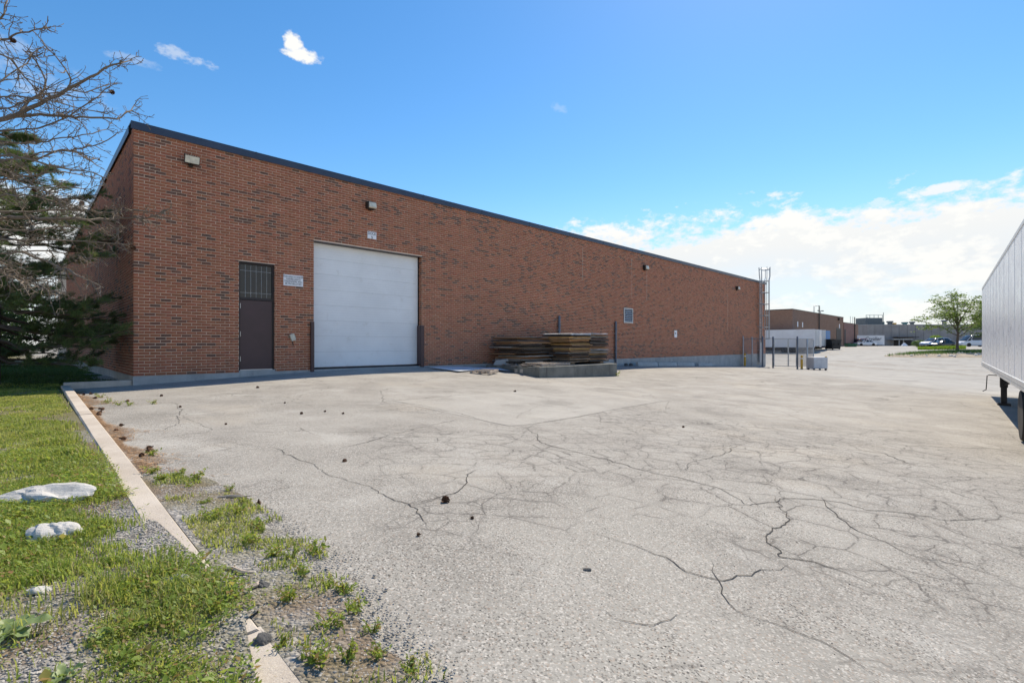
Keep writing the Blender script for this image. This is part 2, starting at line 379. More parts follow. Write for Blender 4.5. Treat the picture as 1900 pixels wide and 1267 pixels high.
def leafy(name, c1, c2, trans=.35, rough=.55, c3=None, scale=1.7, dry=None):
    m = NT(name); ge = m.n('ShaderNodeNewGeometry'); rnd = ge.outputs['Random Per Island']
    c = m.mix(rnd, c1, c2)
    if c3: c = m.mix(m.step(rnd, .86, .9), c, c3)
    c = m.mix(m.step(m.noise(m.co(), scale, 4), .35, .7, 0, .35), c, tuple(x*.62 for x in c1))
    if dry: c = m.mix(m.step(m.noise(m.co(), 1.15, 5, .65), .48, .66, 0, .75), c, dry)
    m.done(c, rough, 0)
    tr = m.n('ShaderNodeBsdfTranslucent'); m.put(tr.inputs[0], m.mix(.5, c, tuple(min(x*1.7, .6) for x in c2)))
    mx = m.n('ShaderNodeMixShader'); mx.inputs[0].default_value = trans; m.L.new(m.b.outputs[0], mx.inputs[1]); m.L.new(tr.outputs[0], mx.inputs[2])
    m.L.new(mx.outputs[0], m.N['Material Output'].inputs[0]); return m.m
M['grass'] = leafy('grass_blade', (.155, .265, .034), (.35, .47, .08), .55, .5, (.50, .44, .22), dry=(.45, .44, .16))
M['weed'] = leafy('weed_leaf', (.16, .27, .036), (.33, .43, .07), .5, .5, (.40, .22, .10))
M['straw'] = leafy('dry_grass', (.34, .26, .13), (.48, .40, .24), .2)
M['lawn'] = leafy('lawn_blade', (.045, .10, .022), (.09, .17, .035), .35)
M['burdock'] = leafy('broad_leaf', (.19, .27, .10), (.28, .37, .15), .3, .5, None, 9)
M['needle'] = leafy('pine_needle', (.065, .12, .034), (.16, .225, .062), .3, .45, (.22, .16, .07))
M['locust'] = leafy('locust_leaf', (.09, .16, .03), (.19, .27, .055), .45, .5)
M['bush'] = leafy('bright_shrub_leaf', (.14, .24, .02), (.24, .35, .035), .35, .5)
M['darkleaf'] = leafy('dark_tree_leaf', (.055, .11, .025), (.12, .19, .045), .4, .5)
def bark(name, c1, c2):
    m = NT(name); v = m.co((1, 1, .25)); c = m.mix(m.noise(v, 22, 7, .7), c1, c2)
    return m.done(c, .95, 0, m.bump(m.noise(v, 30, 6, .7), .008))
M['bark'] = bark('pine_bark', (.06, .045, .035), (.17, .13, .10))
M['twig'] = bark('dead_twig', (.10, .078, .058), (.29, .235, .18))
M['cone'] = plain('pine_cone', (.17, .085, .045), .8, var=.5, scale=30)
M['white_paint'] = plain('white_door_paint', (.86, .87, .86), .42, var=.05, scale=.8, spots=.22, spotcol=(.52, .48, .40))
M['door'] = plain('brown_door_paint', (.075, .040, .040), .42, var=.1, scale=2)
M['frame'] = plain('dark_frame_paint', (.026, .018, .018), .45, var=.12)
M['coping'] = plain('slate_blue_flashing', (.045, .065, .098), .38, .35, var=.12, scale=1.2)
M['galv'] = plain('galvanised_steel', (.42, .44, .46), .42, .75, var=.16, scale=6)
M['pipe'] = plain('grey_painted_pipe', (.14, .16, .19), .45, .3, var=.2)
M['dsteel'] = plain('dark_steel', (.03, .028, .027), .55, .3, var=.3, scale=7, spots=.4, spotcol=(.12, .06, .03))
M['hinge'] = plain('bright_steel', (.6, .6, .6), .35, .8, var=.1)
M['lens'] = plain('lamp_lens', (.72, .68, .55), .3, var=.12, scale=8)
M['lampbody'] = plain('bronze_lamp_housing', (.045, .035, .028), .5, .3, var=.2)
M['sign'] = plain('sign_white', (.86, .86, .87), .45, var=.05, scale=6)
M['ink'] = plain('sign_ink', (.03, .032, .045), .5, var=.1)
M['cream'] = plain('cream_box', (.66, .60, .47), .5, var=.1, scale=9)
M['yellow'] = plain('yellow_bollard', (.66, .36, .035), .5, var=.14, scale=4, spots=.45, spotcol=(.2, .10, .03))
M['caulk'] = plain('pale_caulk', (.6, .52, .42), .8, var=.3, scale=5)
def glass():
    m = NT('dark_wired_glass'); return m.done((.012, .016, .02), .06, 0, m.bump(m.noise(m.co(), 2.2, 2), .01), **{'IOR': 1.5})
M['glass'] = glass()
def sheet_metal():
    m = NT('trailer_skin'); v = m.co()
    c = m.mix(m.step(m.noise(m.co((1, 1, .12)), 5, 6, .65), .35, .75), (.84, .85, .86), (.76, .77, .78))
    c = m.mix(m.step(m.noise(m.co((2, 2, .2)), 4, 7, .7), .58, .78, 0, .35), c, (.55, .55, .53))
    nb = m.bump(m.noise(m.co((1, 1, .35)), 1.3, 3), .010)
    return m.done(c, m.step(m.noise(v, 3, 5), .3, .7, .24, .38), .08, nb)
M['skin'] = sheet_metal()
M['rail'] = plain('trailer_rail', (.62, .63, .63), .4, .55, var=.12, scale=4, spots=.3, spotcol=(.2, .18, .15))
M['rubber'] = plain('tyre_rubber', (.022, .022, .022), .82, var=.35, scale=9, spots=.3, spotcol=(.09, .08, .07))
M['rim'] = plain('rusty_rim', (.42, .33, .20), .5, .4, var=.3, scale=8, spots=.6, spotcol=(.20, .07, .02))
M['orange'] = plain('marker_lamp', (.75, .18, .02), .3, var=.1)
def board(name, c, edge=.3):
    m = NT(name); v = m.co(); q = m.n('ShaderNodeObjectInfo').outputs['Random']
    cc = m.mix(q, tuple(x*.6 for x in c), tuple(min(x*1.25, .8) for x in c))
    cc = m.mix(m.step(m.noise(m.co((2, 2, 60)), 1.5, 5, .7), .45, .62, 0, .7), cc, tuple(x*.35 for x in c))
    return m.done(cc, .85, 0, m.bump(m.noise(m.co((3, 3, 120)), 2, 5, .7), .006))
M['b_brown'] = board('brown_board', (.44, .235, .11)); M['b_grey'] = board('grey_board', (.34, .32, .29)); M['b_dark'] = board('dark_board', (.10, .08, .065))
M['b_ochre'] = board('ochre_board', (.55, .32, .10)); M['b_pale'] = board('pale_board', (.70, .68, .64)); M['b_tan'] = board('tan_board', (.48, .31, .19))
M['pallet'] = board('weathered_pallet_wood', (.46, .38, .31))
M['sheet'] = plain('pale_plastic_sheet', (.60, .66, .72), .5, var=.08, scale=2, bump=.01, bscale=3)
def plank_brick(name, c1, c2):
    m = NT(name); v = m.co()
    br = m.n('ShaderNodeTexBrick'); br.inputs['Scale'].default_value = 1; br.inputs['Brick Width'].default_value = .24; br.inputs['Row Height'].default_value = .08; br.inputs['Mortar Size'].default_value = .008
    cb = m.n('ShaderNodeCombineXYZ'); sp = m.n('ShaderNodeSeparateXYZ'); m.L.new(v, sp.inputs[0])
    m.L.new(m.math('ADD', sp.outputs[0], sp.outputs[1]), cb.inputs[0]); m.L.new(sp.outputs[2], cb.inputs[1]); m.L.new(cb.outputs[0], br.inputs['Vector'])
    m.put(br.inputs['Color1'], c1); m.put(br.inputs['Color2'], c2); m.put(br.inputs['Mortar'], (.33, .25, .19))
    c = m.mix(m.step(m.noise(v, .5, 6), .35, .7, 0, .3), br.outputs[0], tuple(x*.6 for x in c1))
    return m.done(c, .9, 0, m.bump(br.outputs[1], .004))
M['farbrick'] = plank_brick('far_tan_brick', (.30, .155, .095), (.22, .115, .075))
M['farbrick2'] = plank_brick('far_pink_brick', (.30, .145, .125), (.25, .125, .105))
M['precast'] = concrete('grey_precast', (.25, .235, .225), (.33, .315, .30), .3, False, .25)
M['roofing'] = plain('flat_roof', (.22, .22, .21), .95)
M['unit'] = plain('rooftop_unit', (.10, .125, .14), .5, .3, var=.2)
M['teal'] = plain('teal_unit', (.05, .17, .18), .5, .2, var=.2)
M['white_van'] = plain('white_vehicle_paint', (.74, .75, .77), .25, .0, var=.04, scale=1, **{'Coat Weight': .6})
M['silver'] = plain('silver_vehicle_paint', (.5, .53, .58), .28, .5, var=.05, **{'Coat Weight': .6})
M['red'] = plain('red_vehicle_paint', (.28, .02, .025), .28, 0, var=.06, **{'Coat Weight': .6})
M['black'] = plain('black_vehicle_paint', (.015, .016, .02), .25, 0, var=.1, **{'Coat Weight': .6})
M['carglass'] = plain('vehicle_glass', (.02, .026, .032), .08, 0, var=.1)
M['box_white'] = plain('white_box_panel', (.72, .73, .74), .45, var=.07, scale=.6, spots=.15, spotcol=(.4, .38, .35))
M['box_blue'] = plain('blue_box_panel', (.015, .25, .62), .4, var=.08, scale=.8)
M['black_bin'] = plain('black_bin_steel', (.017, .018, .021), .5, .2, var=.3)
M['green_bin'] = plain('green_bin_steel', (.02, .12, .065), .45, .1, var=.25, scale=4)
M['cabinet'] = plain('grey_cabinet', (.52, .54, .57), .5, .1, var=.08, scale=3)
M['tail'] = plain('lamp_red', (.5, .02, .02), .3)
M['head'] = plain('lamp_clear', (.75, .78, .8), .15)

# ================================================================== SETTING
_tab = np.random.default_rng(5).random((256, 256))
def vnoise(x, y, s=1.0, oct=4):
    x = np.asarray(x, float)*s+500; y = np.asarray(y, float)*s+500; t = 0; a = .5; tot = 0
    for _ in range(oct):
        i = np.floor(x).astype(int); j = np.floor(y).astype(int); fx = x-i; fy = y-j; fx = fx*fx*(3-2*fx); fy = fy*fy*(3-2*fy)
        g = lambda p, q: _tab[p % 256, q % 256]
        t = t+a*((g(i, j)*(1-fx)+g(i+1, j)*fx)*(1-fy)+(g(i, j+1)*(1-fx)+g(i+1, j+1)*fx)*fy); tot += a; a *= .5; x = x*2.03; y = y*2.03
    return t/tot
def grid_mesh(name, X, Y, Z, mat, kind='structure'):
    n, m = X.shape; V = np.stack([X, Y, Z], -1).reshape(-1, 3); idx = np.arange(n*m).reshape(n, m)
    Fc = np.stack([idx[:-1, :-1], idx[:-1, 1:], idx[1:, 1:], idx[1:, :-1]], -1).reshape(-1, 4)
    e1 = V[Fc[0, 1]]-V[Fc[0, 0]]; e2 = V[Fc[0, 3]]-V[Fc[0, 0]]
    if e1[0]*e2[1]-e1[1]*e2[0] < 0: Fc = Fc[:, ::-1]
    o = link(name, np_mesh(name, V, Fc, mat, True)); tag(o, kind=kind); return o
# kerb line: X of its right-hand top edge at depth d, its top height
def KX(d): return .955-.9727*np.asarray(d, float)
def KT(d): return -1.0-(11.53-np.asarray(d, float))/9.85*.15
KDIR = np.array([-.6973, .7168]); KR = np.array([.7168, .6973]); KDX = 1/.7168      # lateral metre -> X at the same depth
def bound(d):                                   # right edge of the verge (X)
    lat = np.interp(d, [0, 1.5, 1.75, 2.02, 2.12, 2.36, 2.5, 3.2, 3.36, 3.5, 20], [-.17, -.17, -.12, -.06, .03, .02, -.05, -.125, -.15, -.172, -.172])
    xb = KX(d)+lat*KDX
    side = -9.95-.9945*(d-13)-.02
    return np.where(d < 12.1, xb, np.where(d < 13.05, np.interp(d, [12.1, 13.05], [float(KX(12.1))-.24, -10.02]), side))
def vz(x, y):
    d = np.minimum(y, 12.2); rev = np.interp(d, [0, 1.6, 2, 3.1, 3.5, 4.2, 6, 12], [-.004, .0, -.022, -.018, .03, .05, .055, .06])
    lat = (bound(y)-x)
    z = KT(d)-rev + .05*(vnoise(x, y, .8)-.5)*np.clip(lat, 0, 1) + .03*np.clip(lat, 0, 6)/6 - .12*np.clip((y-12.2)/10, 0, 1)
    return np.where(y < 12, np.maximum(z, gzn(x, y)+.012), z)
def terrain():
    xs = np.concatenate([[-2500, -900, -300, -120], np.arange(-60, -14, 4), np.arange(-14, 30, .4), np.arange(30, 160, 4), [170, 300, 900, 2500]])
    ys = np.concatenate([[-200, -60], np.arange(-20, 0, 2), np.arange(0, 50, .4), np.arange(50, 200, 4), [210, 400, 1200, 3000]])
    X, Y = np.meshgrid(xs, ys); Z = gzn(X, Y)
    inv = (X < bound(np.clip(Y, 0, 80))-.8) & (X > -60) & (Y > -2); Z = np.where(inv, Z-.22, Z)
    a = (X-C0[0])*U[0]+(Y-C0[1])*U[1]; b = (X-C0[0])*NN[0]+(Y-C0[1])*NN[1]
    Z = np.where((b < -1) & (a > 1) & (a < 47), Z-.3, Z)
    grid_mesh('ground', X, Y, Z, M['asphalt'])
terrain()
def sheet(name, left, right, mat, nr=60, nc=24, lift=.006, zf=None):
    """ruled sheet between two polylines given as [(x,y)...]"""
    def res(p):
        p = np.array(p, float); s = np.concatenate([[0], np.cumsum(np.hypot(*np.diff(p, axis=0).T))]); q = np.linspace(0, s[-1], nr)
        return np.stack([np.interp(q, s, p[:, 0]), np.interp(q, s, p[:, 1])], -1)
    A = res(left); B = res(right); t = np.linspace(0, 1, nc)[None, :, None]; Q = A[:, None]*(1-t)+B[:, None]*t
    Z = (gzn(Q[..., 0], Q[..., 1]) if zf is None else zf(Q[..., 0], Q[..., 1]))+lift
    return grid_mesh(name, Q[..., 0], Q[..., 1], Z, mat)
def verge():
    d = np.concatenate([np.linspace(.2, 4.6, 90), np.linspace(4.7, 14, 70), np.linspace(14.3, 60, 30)])
    tt = np.concatenate([np.linspace(0, 4, 70), np.linspace(4.3, 40, 26)])
    X = bound(d)[:, None]-tt[None, :]; Y = np.repeat(d[:, None], len(tt), 1)
    grid_mesh('grass_verge', X, Y, vz(X, Y), M['soil'])
verge()
def gp(*pts): return [G(*p)[:2] for p in pts]
sheet('asphalt_patch', gp((731, 744), (800, 739), (930, 727), (1056, 719)), gp((945, 790), (985, 787), (1105, 767), (1229, 744)), M['patch'], 24, 18, .003)
sheet('driveway', [(13.5, 36), (15.5, 32), (17.4, 27.5), (17.9, 23), (18.6, 18.5), (22, 11), (30, 2)], [(26, 175), (60, 175), (100, 160), (140, 130), (150, 90), (150, 50), (150, 2)], M['drive'], 70, 90, .004)
# loose gravel that has spread from the verge over the edge of the asphalt
gl = [(float(KX(d))-.035, d) for d in (1.25, 1.6, 2.0, 2.5, 3.0, 3.5, 4.15)]
gr = gp((830, 1310), (770, 1262), (705, 1190), (645, 1110), (590, 1060), (520, 985), (470, 935), (395, 893), (300, 866))
def ragged(p):
    p = np.array(p); s = np.linspace(0, len(p)-1, 46); q = np.stack([np.interp(s, np.arange(len(p)), p[:, i]) for i in (0, 1)], -1)
    return (q+rng.normal(0, .022, q.shape)).tolist()
def edge_z(x, y):
    lat = (x-KX(y))/KDX; return np.maximum(gzn(x, y), np.where(y < 4.0, KT(y)-.016-.12*np.clip(lat-.03, 0, 1)-.05*np.clip(y-3.2, 0, 1), -9))
sheet('gravel_edge', gl, ragged(gr), M['soil'], 46, 20, .011, edge_z)

# ---------------------------------------------------------------- kerbs
def kerb(d0, d1, w=.17, dz=0.0, shift=0.0, n=6, label=None):
    b = MB(); ds = np.linspace(d0, d1, n+1); rows = []
    for i, d in enumerate(ds):
        p = np.array([float(KX(d)), d])+KR*shift; q = p-KR*w; zt = float(KT(d))+dz; j = .004*random.uniform(-1, 1)
        rows.append([(q[0], q[1], zt-.30), (q[0]-.004, q[1], zt-.02), (q[0]+.010, q[1]+.010, zt+j), (p[0]-.012, p[1]-.012, zt+j), (p[0], p[1], zt-.018), (p[0]+.01, p[1], zt-.30)])
    b.v = [v for r in rows for v in r]
    b.f = [(i*6+k, i*6+(k+1) % 6, (i+1)*6+(k+1) % 6, (i+1)*6+k) for i in range(n) for k in range(6)]+[tuple(range(6)), tuple(n*6+k for k in range(5, -1, -1))]
    o = b.build('kerb', M['kerb'], smooth=False); tag(o, kind='structure'); return o
kerb(4.20, 7.6); kerb(7.615, 12.14, n=8); kerb(2.0, 4.185, dz=.012, shift=-.022, n=6); kerb(.9, 2.02, dz=.0, n=4)
b = MB(); cs, sn = U
p0 = np.array([float(KX(12.15)), 12.15]); L_ = 1.24
pts = [(-.12, .005), (L_-.02, .005), (L_-.02, .165), (-.12, .165)]
b.zprism([tuple(p0+U*a-NN*c) for a, c in pts], -1.4, -.93)
tag(b.build('kerb', M['kerb'], bevel=.012), kind='structure')

# ---------------------------------------------------------------- pavement cracks (open joints traced on the lot)
CR = [[(731, 744), (790, 754), (840, 765), (900, 781), (945, 791), (985, 788.5), (1040, 779), (1105, 768), (1170, 756), (1229, 744.5)],
      [(700, 748), (731, 744), (800, 738.5), (900, 729), (985, 723), (1056, 719.5), (1100, 725), (1150, 732.5), (1229, 744.5), (1310, 741)],
      [(968, 791), (1000, 808), (1020, 822), (1060, 832), (1101, 843), (1140, 851), (1167, 857), (1196, 868), (1224, 874), (1268, 879), (1336, 896), (1374, 925), (1437, 919), (1521, 921), (1600, 938), (1680, 944), (1760, 962), (1895, 966)],
      [(1105, 767), (1150, 774), (1196, 781), (1285, 793), (1340, 806), (1390, 820), (1440, 826), (1560, 832), (1640, 842), (1700, 866)],
      [(1222, 762), (1330, 764), (1437, 763), (1480, 761), (1504, 756)],
      [(1458, 1043), (1440, 1052), (1400, 1062), (1336, 1068), (1300, 1062), (1268, 1050), (1230, 1032), (1188, 1014), (1140, 1003), (1080, 985)],
      [(1437, 919), (1455, 950), (1430, 980), (1425, 1000), (1450, 1020), (1458, 1043), (1500, 1046), (1540, 1058), (1590, 1070), (1640, 1092)],
      [(1521, 921), (1540, 955), (1590, 990), (1640, 1010), (1668, 1026), (1740, 1040), (1830, 1062), (1895, 1078)],
      [(1268, 879), (1300, 858), (1340, 845), (1375, 823), (1390, 820)],
      [(740, 946), (800, 928), (850, 912), (872, 880), (900, 868)],
      [(620, 835), (690, 818), (760, 800), (800, 790), (850, 778), (890, 781)],
      [(640, 700), (680, 705), (700, 712)], [(705, 700), (740, 698), (780, 699), (815, 701)],
      [(1100, 1130), (1150, 1155), (1200, 1166), (1250, 1150), (1290, 1128)], [(1330, 1040), (1345, 1110), (1400, 1135), (1460, 1160), (1560, 1220), (1640, 1262)],
      [(500, 830), (560, 850), (615, 880), (700, 905), (760, 938), (800, 985)], [(320, 745), (340, 760), (332, 785), (300, 800)],
      [(1056, 719.5), (1010, 716), (960, 714), (900, 716), (870, 722)], [(1560, 708), (1640, 714), (1700, 720), (1790, 733)]]
def cracks():
    b = MB()
    for ci, cpts in enumerate(CR):
        w = np.array([G(*p)[:2] for p in cpts]); s = np.concatenate([[0], np.cumsum(np.hypot(*np.diff(w, axis=0).T))]); n = max(6, int(s[-1]/.055))
        q = np.linspace(0, s[-1], n); xy = np.stack([np.interp(q, s, w[:, 0]), np.interp(q, s, w[:, 1])], -1)
        jit = np.cumsum(rng.normal(0, .014, (n, 2)), 0); jit -= np.linspace(0, 1, n)[:, None]*jit[-1]; xy = xy+jit+rng.normal(0, .005, (n, 2))
        t = np.gradient(xy, axis=0); t /= np.linalg.norm(t, axis=1)[:, None]+1e-9; nr = np.stack([-t[:, 1], t[:, 0]], -1)
        wid = (.0018+.0062*vnoise(q, np.full(n, ci*9.1), 1.5)**2)*np.minimum(1, np.minimum(q, s[-1]-q)/.3+.1)[:]*(1.25 if ci < 4 else .85)
        a = xy+nr*wid[:, None]; c = xy-nr*wid[:, None]; za = gzn(xy[:, 0], xy[:, 1])+.0042
        for i in range(n-1):
            b.add([(*a[i], za[i]), (*c[i], za[i]), (*c[i+1], za[i+1]), (*a[i+1], za[i+1])], [(0, 1, 2, 3)])
    o = b.build('pavement_cracks', M['crack'], fix=False); tag(o, 'dark open cracks running across the old asphalt lot', kind='stuff')
cracks()

# ================================================================== THE BRICK WAREHOUSE
LW, DEPTH, BZ, CT = 47.75, 38.0, -.83, 5.86      # wall length, depth, foot of the brickwork, top of the coping
BR = thing('brick_warehouse', 'long red brick warehouse with flat roof, dark coping and white dock door', 'building', (*AB(0, 0), 0), UA)
DX0, DX1, DZ0, DZ1 = WL(443), WL(510), -.775, 2.49
GX0, GX1, GZ0, GZ1 = WL(582), WL(783), -.80, 3.44
b = MB()
for x0, x1, z0 in [(0, DX0, BZ), (DX0, DX1, DZ1), (DX1, GX0, BZ), (GX0, GX1, GZ1), (GX1, LW, BZ)]: b.box(x0, x1, 0, .32, z0, 5.72)
b.box(0, .32, .325, DEPTH, BZ, 5.72); b.box(LW-.32, LW, .325, DEPTH, BZ, 5.72); b.box(.33, LW-.33, DEPTH-.32, DEPTH, BZ, 5.72)
b.build('wall_core', M['mortar'], BR)
b = MB(); b.box(.33, LW-.33, .33, DEPTH-.33, 5.2, 5.35); b.build('roof', M['roofing'], BR)
b = MB(); b.box(-.02, DX0, -.022, .30, -3.2, BZ-.002); b.box(DX0, DX1, -.022, .30, -3.2, DZ0); b.box(DX1, GX0, -.022, .3, -3.2, BZ-.002); b.box(GX0, GX1, -.015, .3, -3.2, GZ0-.03); b.box(GX1, LW+.02, -.022, .3, -3.2, BZ-.002)
b.box(-.02, .3, .302, DEPTH, -3.2, BZ-.002); b.box(LW-.3, LW+.02, .302, DEPTH, -3.2, BZ-.002)
b.build('foundation', M['foundation'], BR)
def bricks():
    BL, BH, JT, CH = .228, .067, .012, .08; cen = []     # (x0,x1,course,face)
    ncou = 82; long_, side, jamb = [], [], []
    for c in range(ncou):
        z0 = BZ+c*CH+.0065; z1 = z0+BH
        holes = [(a, e) for a, e, lo, hi in ((DX0, DX1, DZ0, DZ1), (GX0, GX1, GZ0, GZ1)) if z1 > lo and z0 < hi-.02]
        x = -.008 if c % 2 == 0 else -.008-.12; w = BL
        while x < LW+.008:
            x0, x1 = max(x, -.008), min(x+w, LW+.008); segs = [(x0, x1)]
            for a, e in holes:
                segs = [s for (p, q) in segs for s in ((p, min(q, a-.002)), (max(p, e+.002), q)) if s[1]-s[0] > .015]
            for p, q in segs: long_.append((p, q, z0, z1))
            x += BL+JT
        for (a, e) in holes:
            if e > 5: jamb.append((a, z0, z1, 1, c)); jamb.append((e, z0, z1, -1, c))
            else: jamb.append((a, z0, z1, 1, c)); jamb.append((e, z0, z1, -1, c))
        y = .0245 if c % 2 == 1 else .0245-.12
        while y < 27:
            side.append((max(y, .0245), y+BL, z0, z1)); y += BL+JT
    full = [s for s in long_ if abs(s[1]-s[0]-BL) < 1e-4]
    full.sort(key=lambda s: s[0]+.02*abs(s[2]-1)); big = set(full[:300])
    rest = [s for s in long_ if s not in big]
    # tones: dark bricks come in drifts along the courses
    def tones(arr, key):
        a = np.array(arr); dr = vnoise(a[:, 0]*.8+key, a[:, 2]*3.2, 1.0, 3); t = rng.random(len(a))
        dark = rng.random(len(a)) < np.clip((dr-.36)*.75, .06, .40); return np.where(dark, rng.random(len(a))*.15, .2+.8*t)
    def boxes(arr, face):
        a = np.array(arr); n = len(a); pr = .0085+rng.normal(0, .0013, n); jz = rng.normal(0, .0012, n); jx = rng.normal(0, .0015, n)
        x0, x1, z0, z1 = a[:, 0]+jx, a[:, 1]+jx, a[:, 2]+jz, a[:, 3]+jz; bk = np.full(n, .012); e = .003
        if face == 'long': f = lambda x, y, z: np.stack([x, y, z], -1)
        else: f = lambda x, y, z: np.stack([y, x, z], -1)
        V = np.stack([f(x0, bk, z0), f(x1, bk, z0), f(x1, bk, z1), f(x0, bk, z1), f(x0, -pr+e, z0), f(x1, -pr+e, z0), f(x1, -pr+e, z1), f(x0, -pr+e, z1),
                      f(x0+e, -pr, z0+e), f(x1-e, -pr, z0+e), f(x1-e, -pr, z1-e), f(x0+e, -pr, z1-e)], 1)
        Q = np.array([(0, 1, 5, 4), (1, 2, 6, 5), (2, 3, 7, 6), (3, 0, 4, 7), (4, 5, 9, 8), (5, 6, 10, 9), (6, 7, 11, 10), (7, 4, 8, 11), (8, 9, 10, 11)])
        if face != 'long': Q = Q[:, ::-1]
        return V.reshape(-1, 3), (Q[None]+np.arange(n)[:, None, None]*12).reshape(-1, 4)
    for arr, face, nm in ((rest, 'long', 'brickwork'), (side, 'side', 'brickwork')):
        V, Fc = boxes(arr, face); t = np.repeat(tones(arr, 0 if face == 'long' else 40), 9)
        tag(link(nm, np_mesh(nm, V, Fc, M['brick'], tone=t), BR), kind='stuff')
    # brick returns of the two openings
    V, Fc, T = [], [], []
    for (x, z0, z1, s, c) in jamb:
        for (y0, y1) in (((.014, .115), (.125, .30)) if c % 2 else ((.014, .235), (.245, .30))):
            n = len(V); xx = (x-.001, x+s*.007)
            V += [(xx[i], (y0, y1)[j], (z0, z1)[k]) for i in (0, 1) for j in (0, 1) for k in (0, 1)]
            Fc += [[n+q for q in f] for f in ((4, 5, 7, 6), (0, 4, 6, 2), (1, 3, 7, 5), (0, 1, 5, 4), (2, 6, 7, 3))]; tt = .2+.8*random.random() if random.random() > .15 else random.random()*.15; T += [tt]*5
    o = link('jamb_bricks', np_mesh('jamb_bricks', V, Fc, M['brick'], tone=T), BR); tag(o, kind='stuff')
    # the nearest bricks, one object each, sharing a dozen meshes
    metas = []
    for k in range(16):
        tval = [.02, .08, .13][k] if k < 3 else .22+(k-3)/13*.76
        V, Fc = boxes([(-BL/2, BL/2, -BH/2, BH/2)], 'long'); metas.append(np_mesh('brick', V, Fc, M['brick'], tone=[tval]*9))
    tb = tones(sorted(big), 0)
    for s, t in zip(sorted(big), tb):
        k = int(t/.15*2.99) if t < .15 else min(15, 3+int((t-.2)/.8*13))
        o = link('brick', metas[k], BR); o.location = ((s[0]+s[1])/2, 0, (s[2]+s[3])/2)
bricks()
# coping, in lengths with standing joints
x = -.07; k = 0
while x < LW+.05:
    x1 = min(x+3.05, LW+.07); b = MB()
    b.prism([(0, 5.66), (0, 5.66)], 0, 0) if False else None
    prof = [(-.065, 5.655), (-.050, 5.655), (-.050, 5.80), (.36, 5.83), (.36, 5.78), (.375, 5.78), (.375, 5.85), (-.065, CT)]
    vs = [(x+.004, y, z) for y, z in prof]+[(x1-.004, y, z) for y, z in prof]; n = len(prof)
    b.add(vs, [tuple(range(n-1, -1, -1)), tuple(range(n, 2*n))]+[(i, (i+1) % n, (i+1) % n+n, i+n) for i in range(n)])
    b.box(x1-.02, x1+.02, -.071, -.066, 5.652, CT+.004) if x1 < LW else None
    b.build('coping', M['coping'], BR); x = x1
y = .38
while y < DEPTH:
    y1 = min(y+3.05, DEPTH); b = MB(); b.box(-.065, -.05, y, y1-.008, 5.655, CT); b.box(-.05, .36, y, y1-.008, 5.80, CT-.01); b.build('coping', M['coping'], BR); y = y1
b = MB(); b.box(LW+.05, LW+.065, .38, DEPTH, 5.655, CT); b.box(LW-.36, LW+.05, .38, DEPTH, 5.80, CT-.01); b.build('coping', M['coping'], BR)
# pale caulked control joints
for px, y0, y1 in ((1172, 478, 552), (1081, 458, 520), (1200, 502, 560), (1350, 545, 615)):
    a, zt = WL(px, y0); zb = WL(px, y1)[1]; b = MB(); b.box(a-.009, a+.009, -.0105, .0, zb, zt); b.build('control_joint', M['caulk'], BR)
b = MB(); b.box(-.012, .0, 8.15, 8.19, BZ, 5.6); b.build('control_joint', M['frame'], BR)
# personnel door with wired-glass transom
D = tag(bpy.data.objects.new('door', None)); C.objects.link(D); D.parent = BR
b = MB(); fw = .055; yi = .06
b.box(DX0+.002, DX0+fw, yi, yi+.11, DZ0, DZ1-.002); b.box(DX1-fw, DX1-.002, yi, yi+.11, DZ0, DZ1-.002); b.box(DX0+fw, DX1-fw, yi, yi+.11, DZ1-fw, DZ1-.002); b.box(DX0+fw, DX1-fw, yi, yi+.11, 1.36, 1.43)
b.build('frame', M['frame'], D, bevel=.004)
b = MB(); b.box(DX0+fw+.004, DX1-fw-.004, yi+.02, yi+.065, DZ0+.03, 1.352); b.build('door_leaf', M['door'], D, bevel=.003)
b = MB(); b.box(DX0+fw, DX1-fw, yi+.05, yi+.06, 1.432, DZ1-fw-.002); b.build('pane', M['glass'], D)
b = MB()
for i in range(1, 6): xx = DX0+fw+i*(DX1-DX0-2*fw)/6; b.box(xx-.003, xx+.003, yi+.044, yi+.049, 1.44, DZ1-fw-.01)
for zz in (1.58, 2.25): b.box(DX0+fw+.01, DX1-fw-.01, yi+.040, yi+.0435, zz-.003, zz+.003)
b.build('wire_guard', M['galv'], D)
for zz in (-.5, .25, 1.1):
    b = MB(); b.lathe([(.011, 0), (.011, .15)], 8, (DX0+fw+.004, yi+.012, zz)); b.build('hinge', M['hinge'], D)
b = MB(); b.box(DX0+fw, DX1-fw, yi-.01, yi+.1, DZ0+.001, DZ0+.026); b.build('threshold', M['hinge'], D)
# sectional dock door
Gd = bpy.data.objects.new('dock_door', None); C.objects.link(Gd); Gd.parent = BR
np_ = 8; ph = (GZ1-GZ0-.03)/np_; yd = .225
for i in range(np_):
    z0 = GZ0+.035+i*ph*.998; b = MB(); prof = []
    g = 6
    for k in range(g):
        za, zb = z0+.004+k*(ph-.008)/g, z0+.004+(k+1)*(ph-.008)/g
        prof += [(yd+.003, za), (yd, za+.006), (yd, zb-.006)]
    prof += [(yd+.003, z0+ph-.004)]
    n = len(prof); x0, x1 = GX0+.012, GX1-.05
    b.add([(x0, y, z) for y, z in prof]+[(x1, y, z) for y, z in prof], [(j, j+n, j+1+n, j+1) for j in range(n-1)])
    b.box(x0, x1, yd+.004, yd+.045, z0+.002, z0+ph-.002); b.build('panel', M['white_paint'], Gd, fix=False)
b = MB(); b.box(GX0, GX1, yd-.03, yd+.06, GZ0-.03, GZ0+.034); b.build('bottom_seal', M['frame'], Gd)
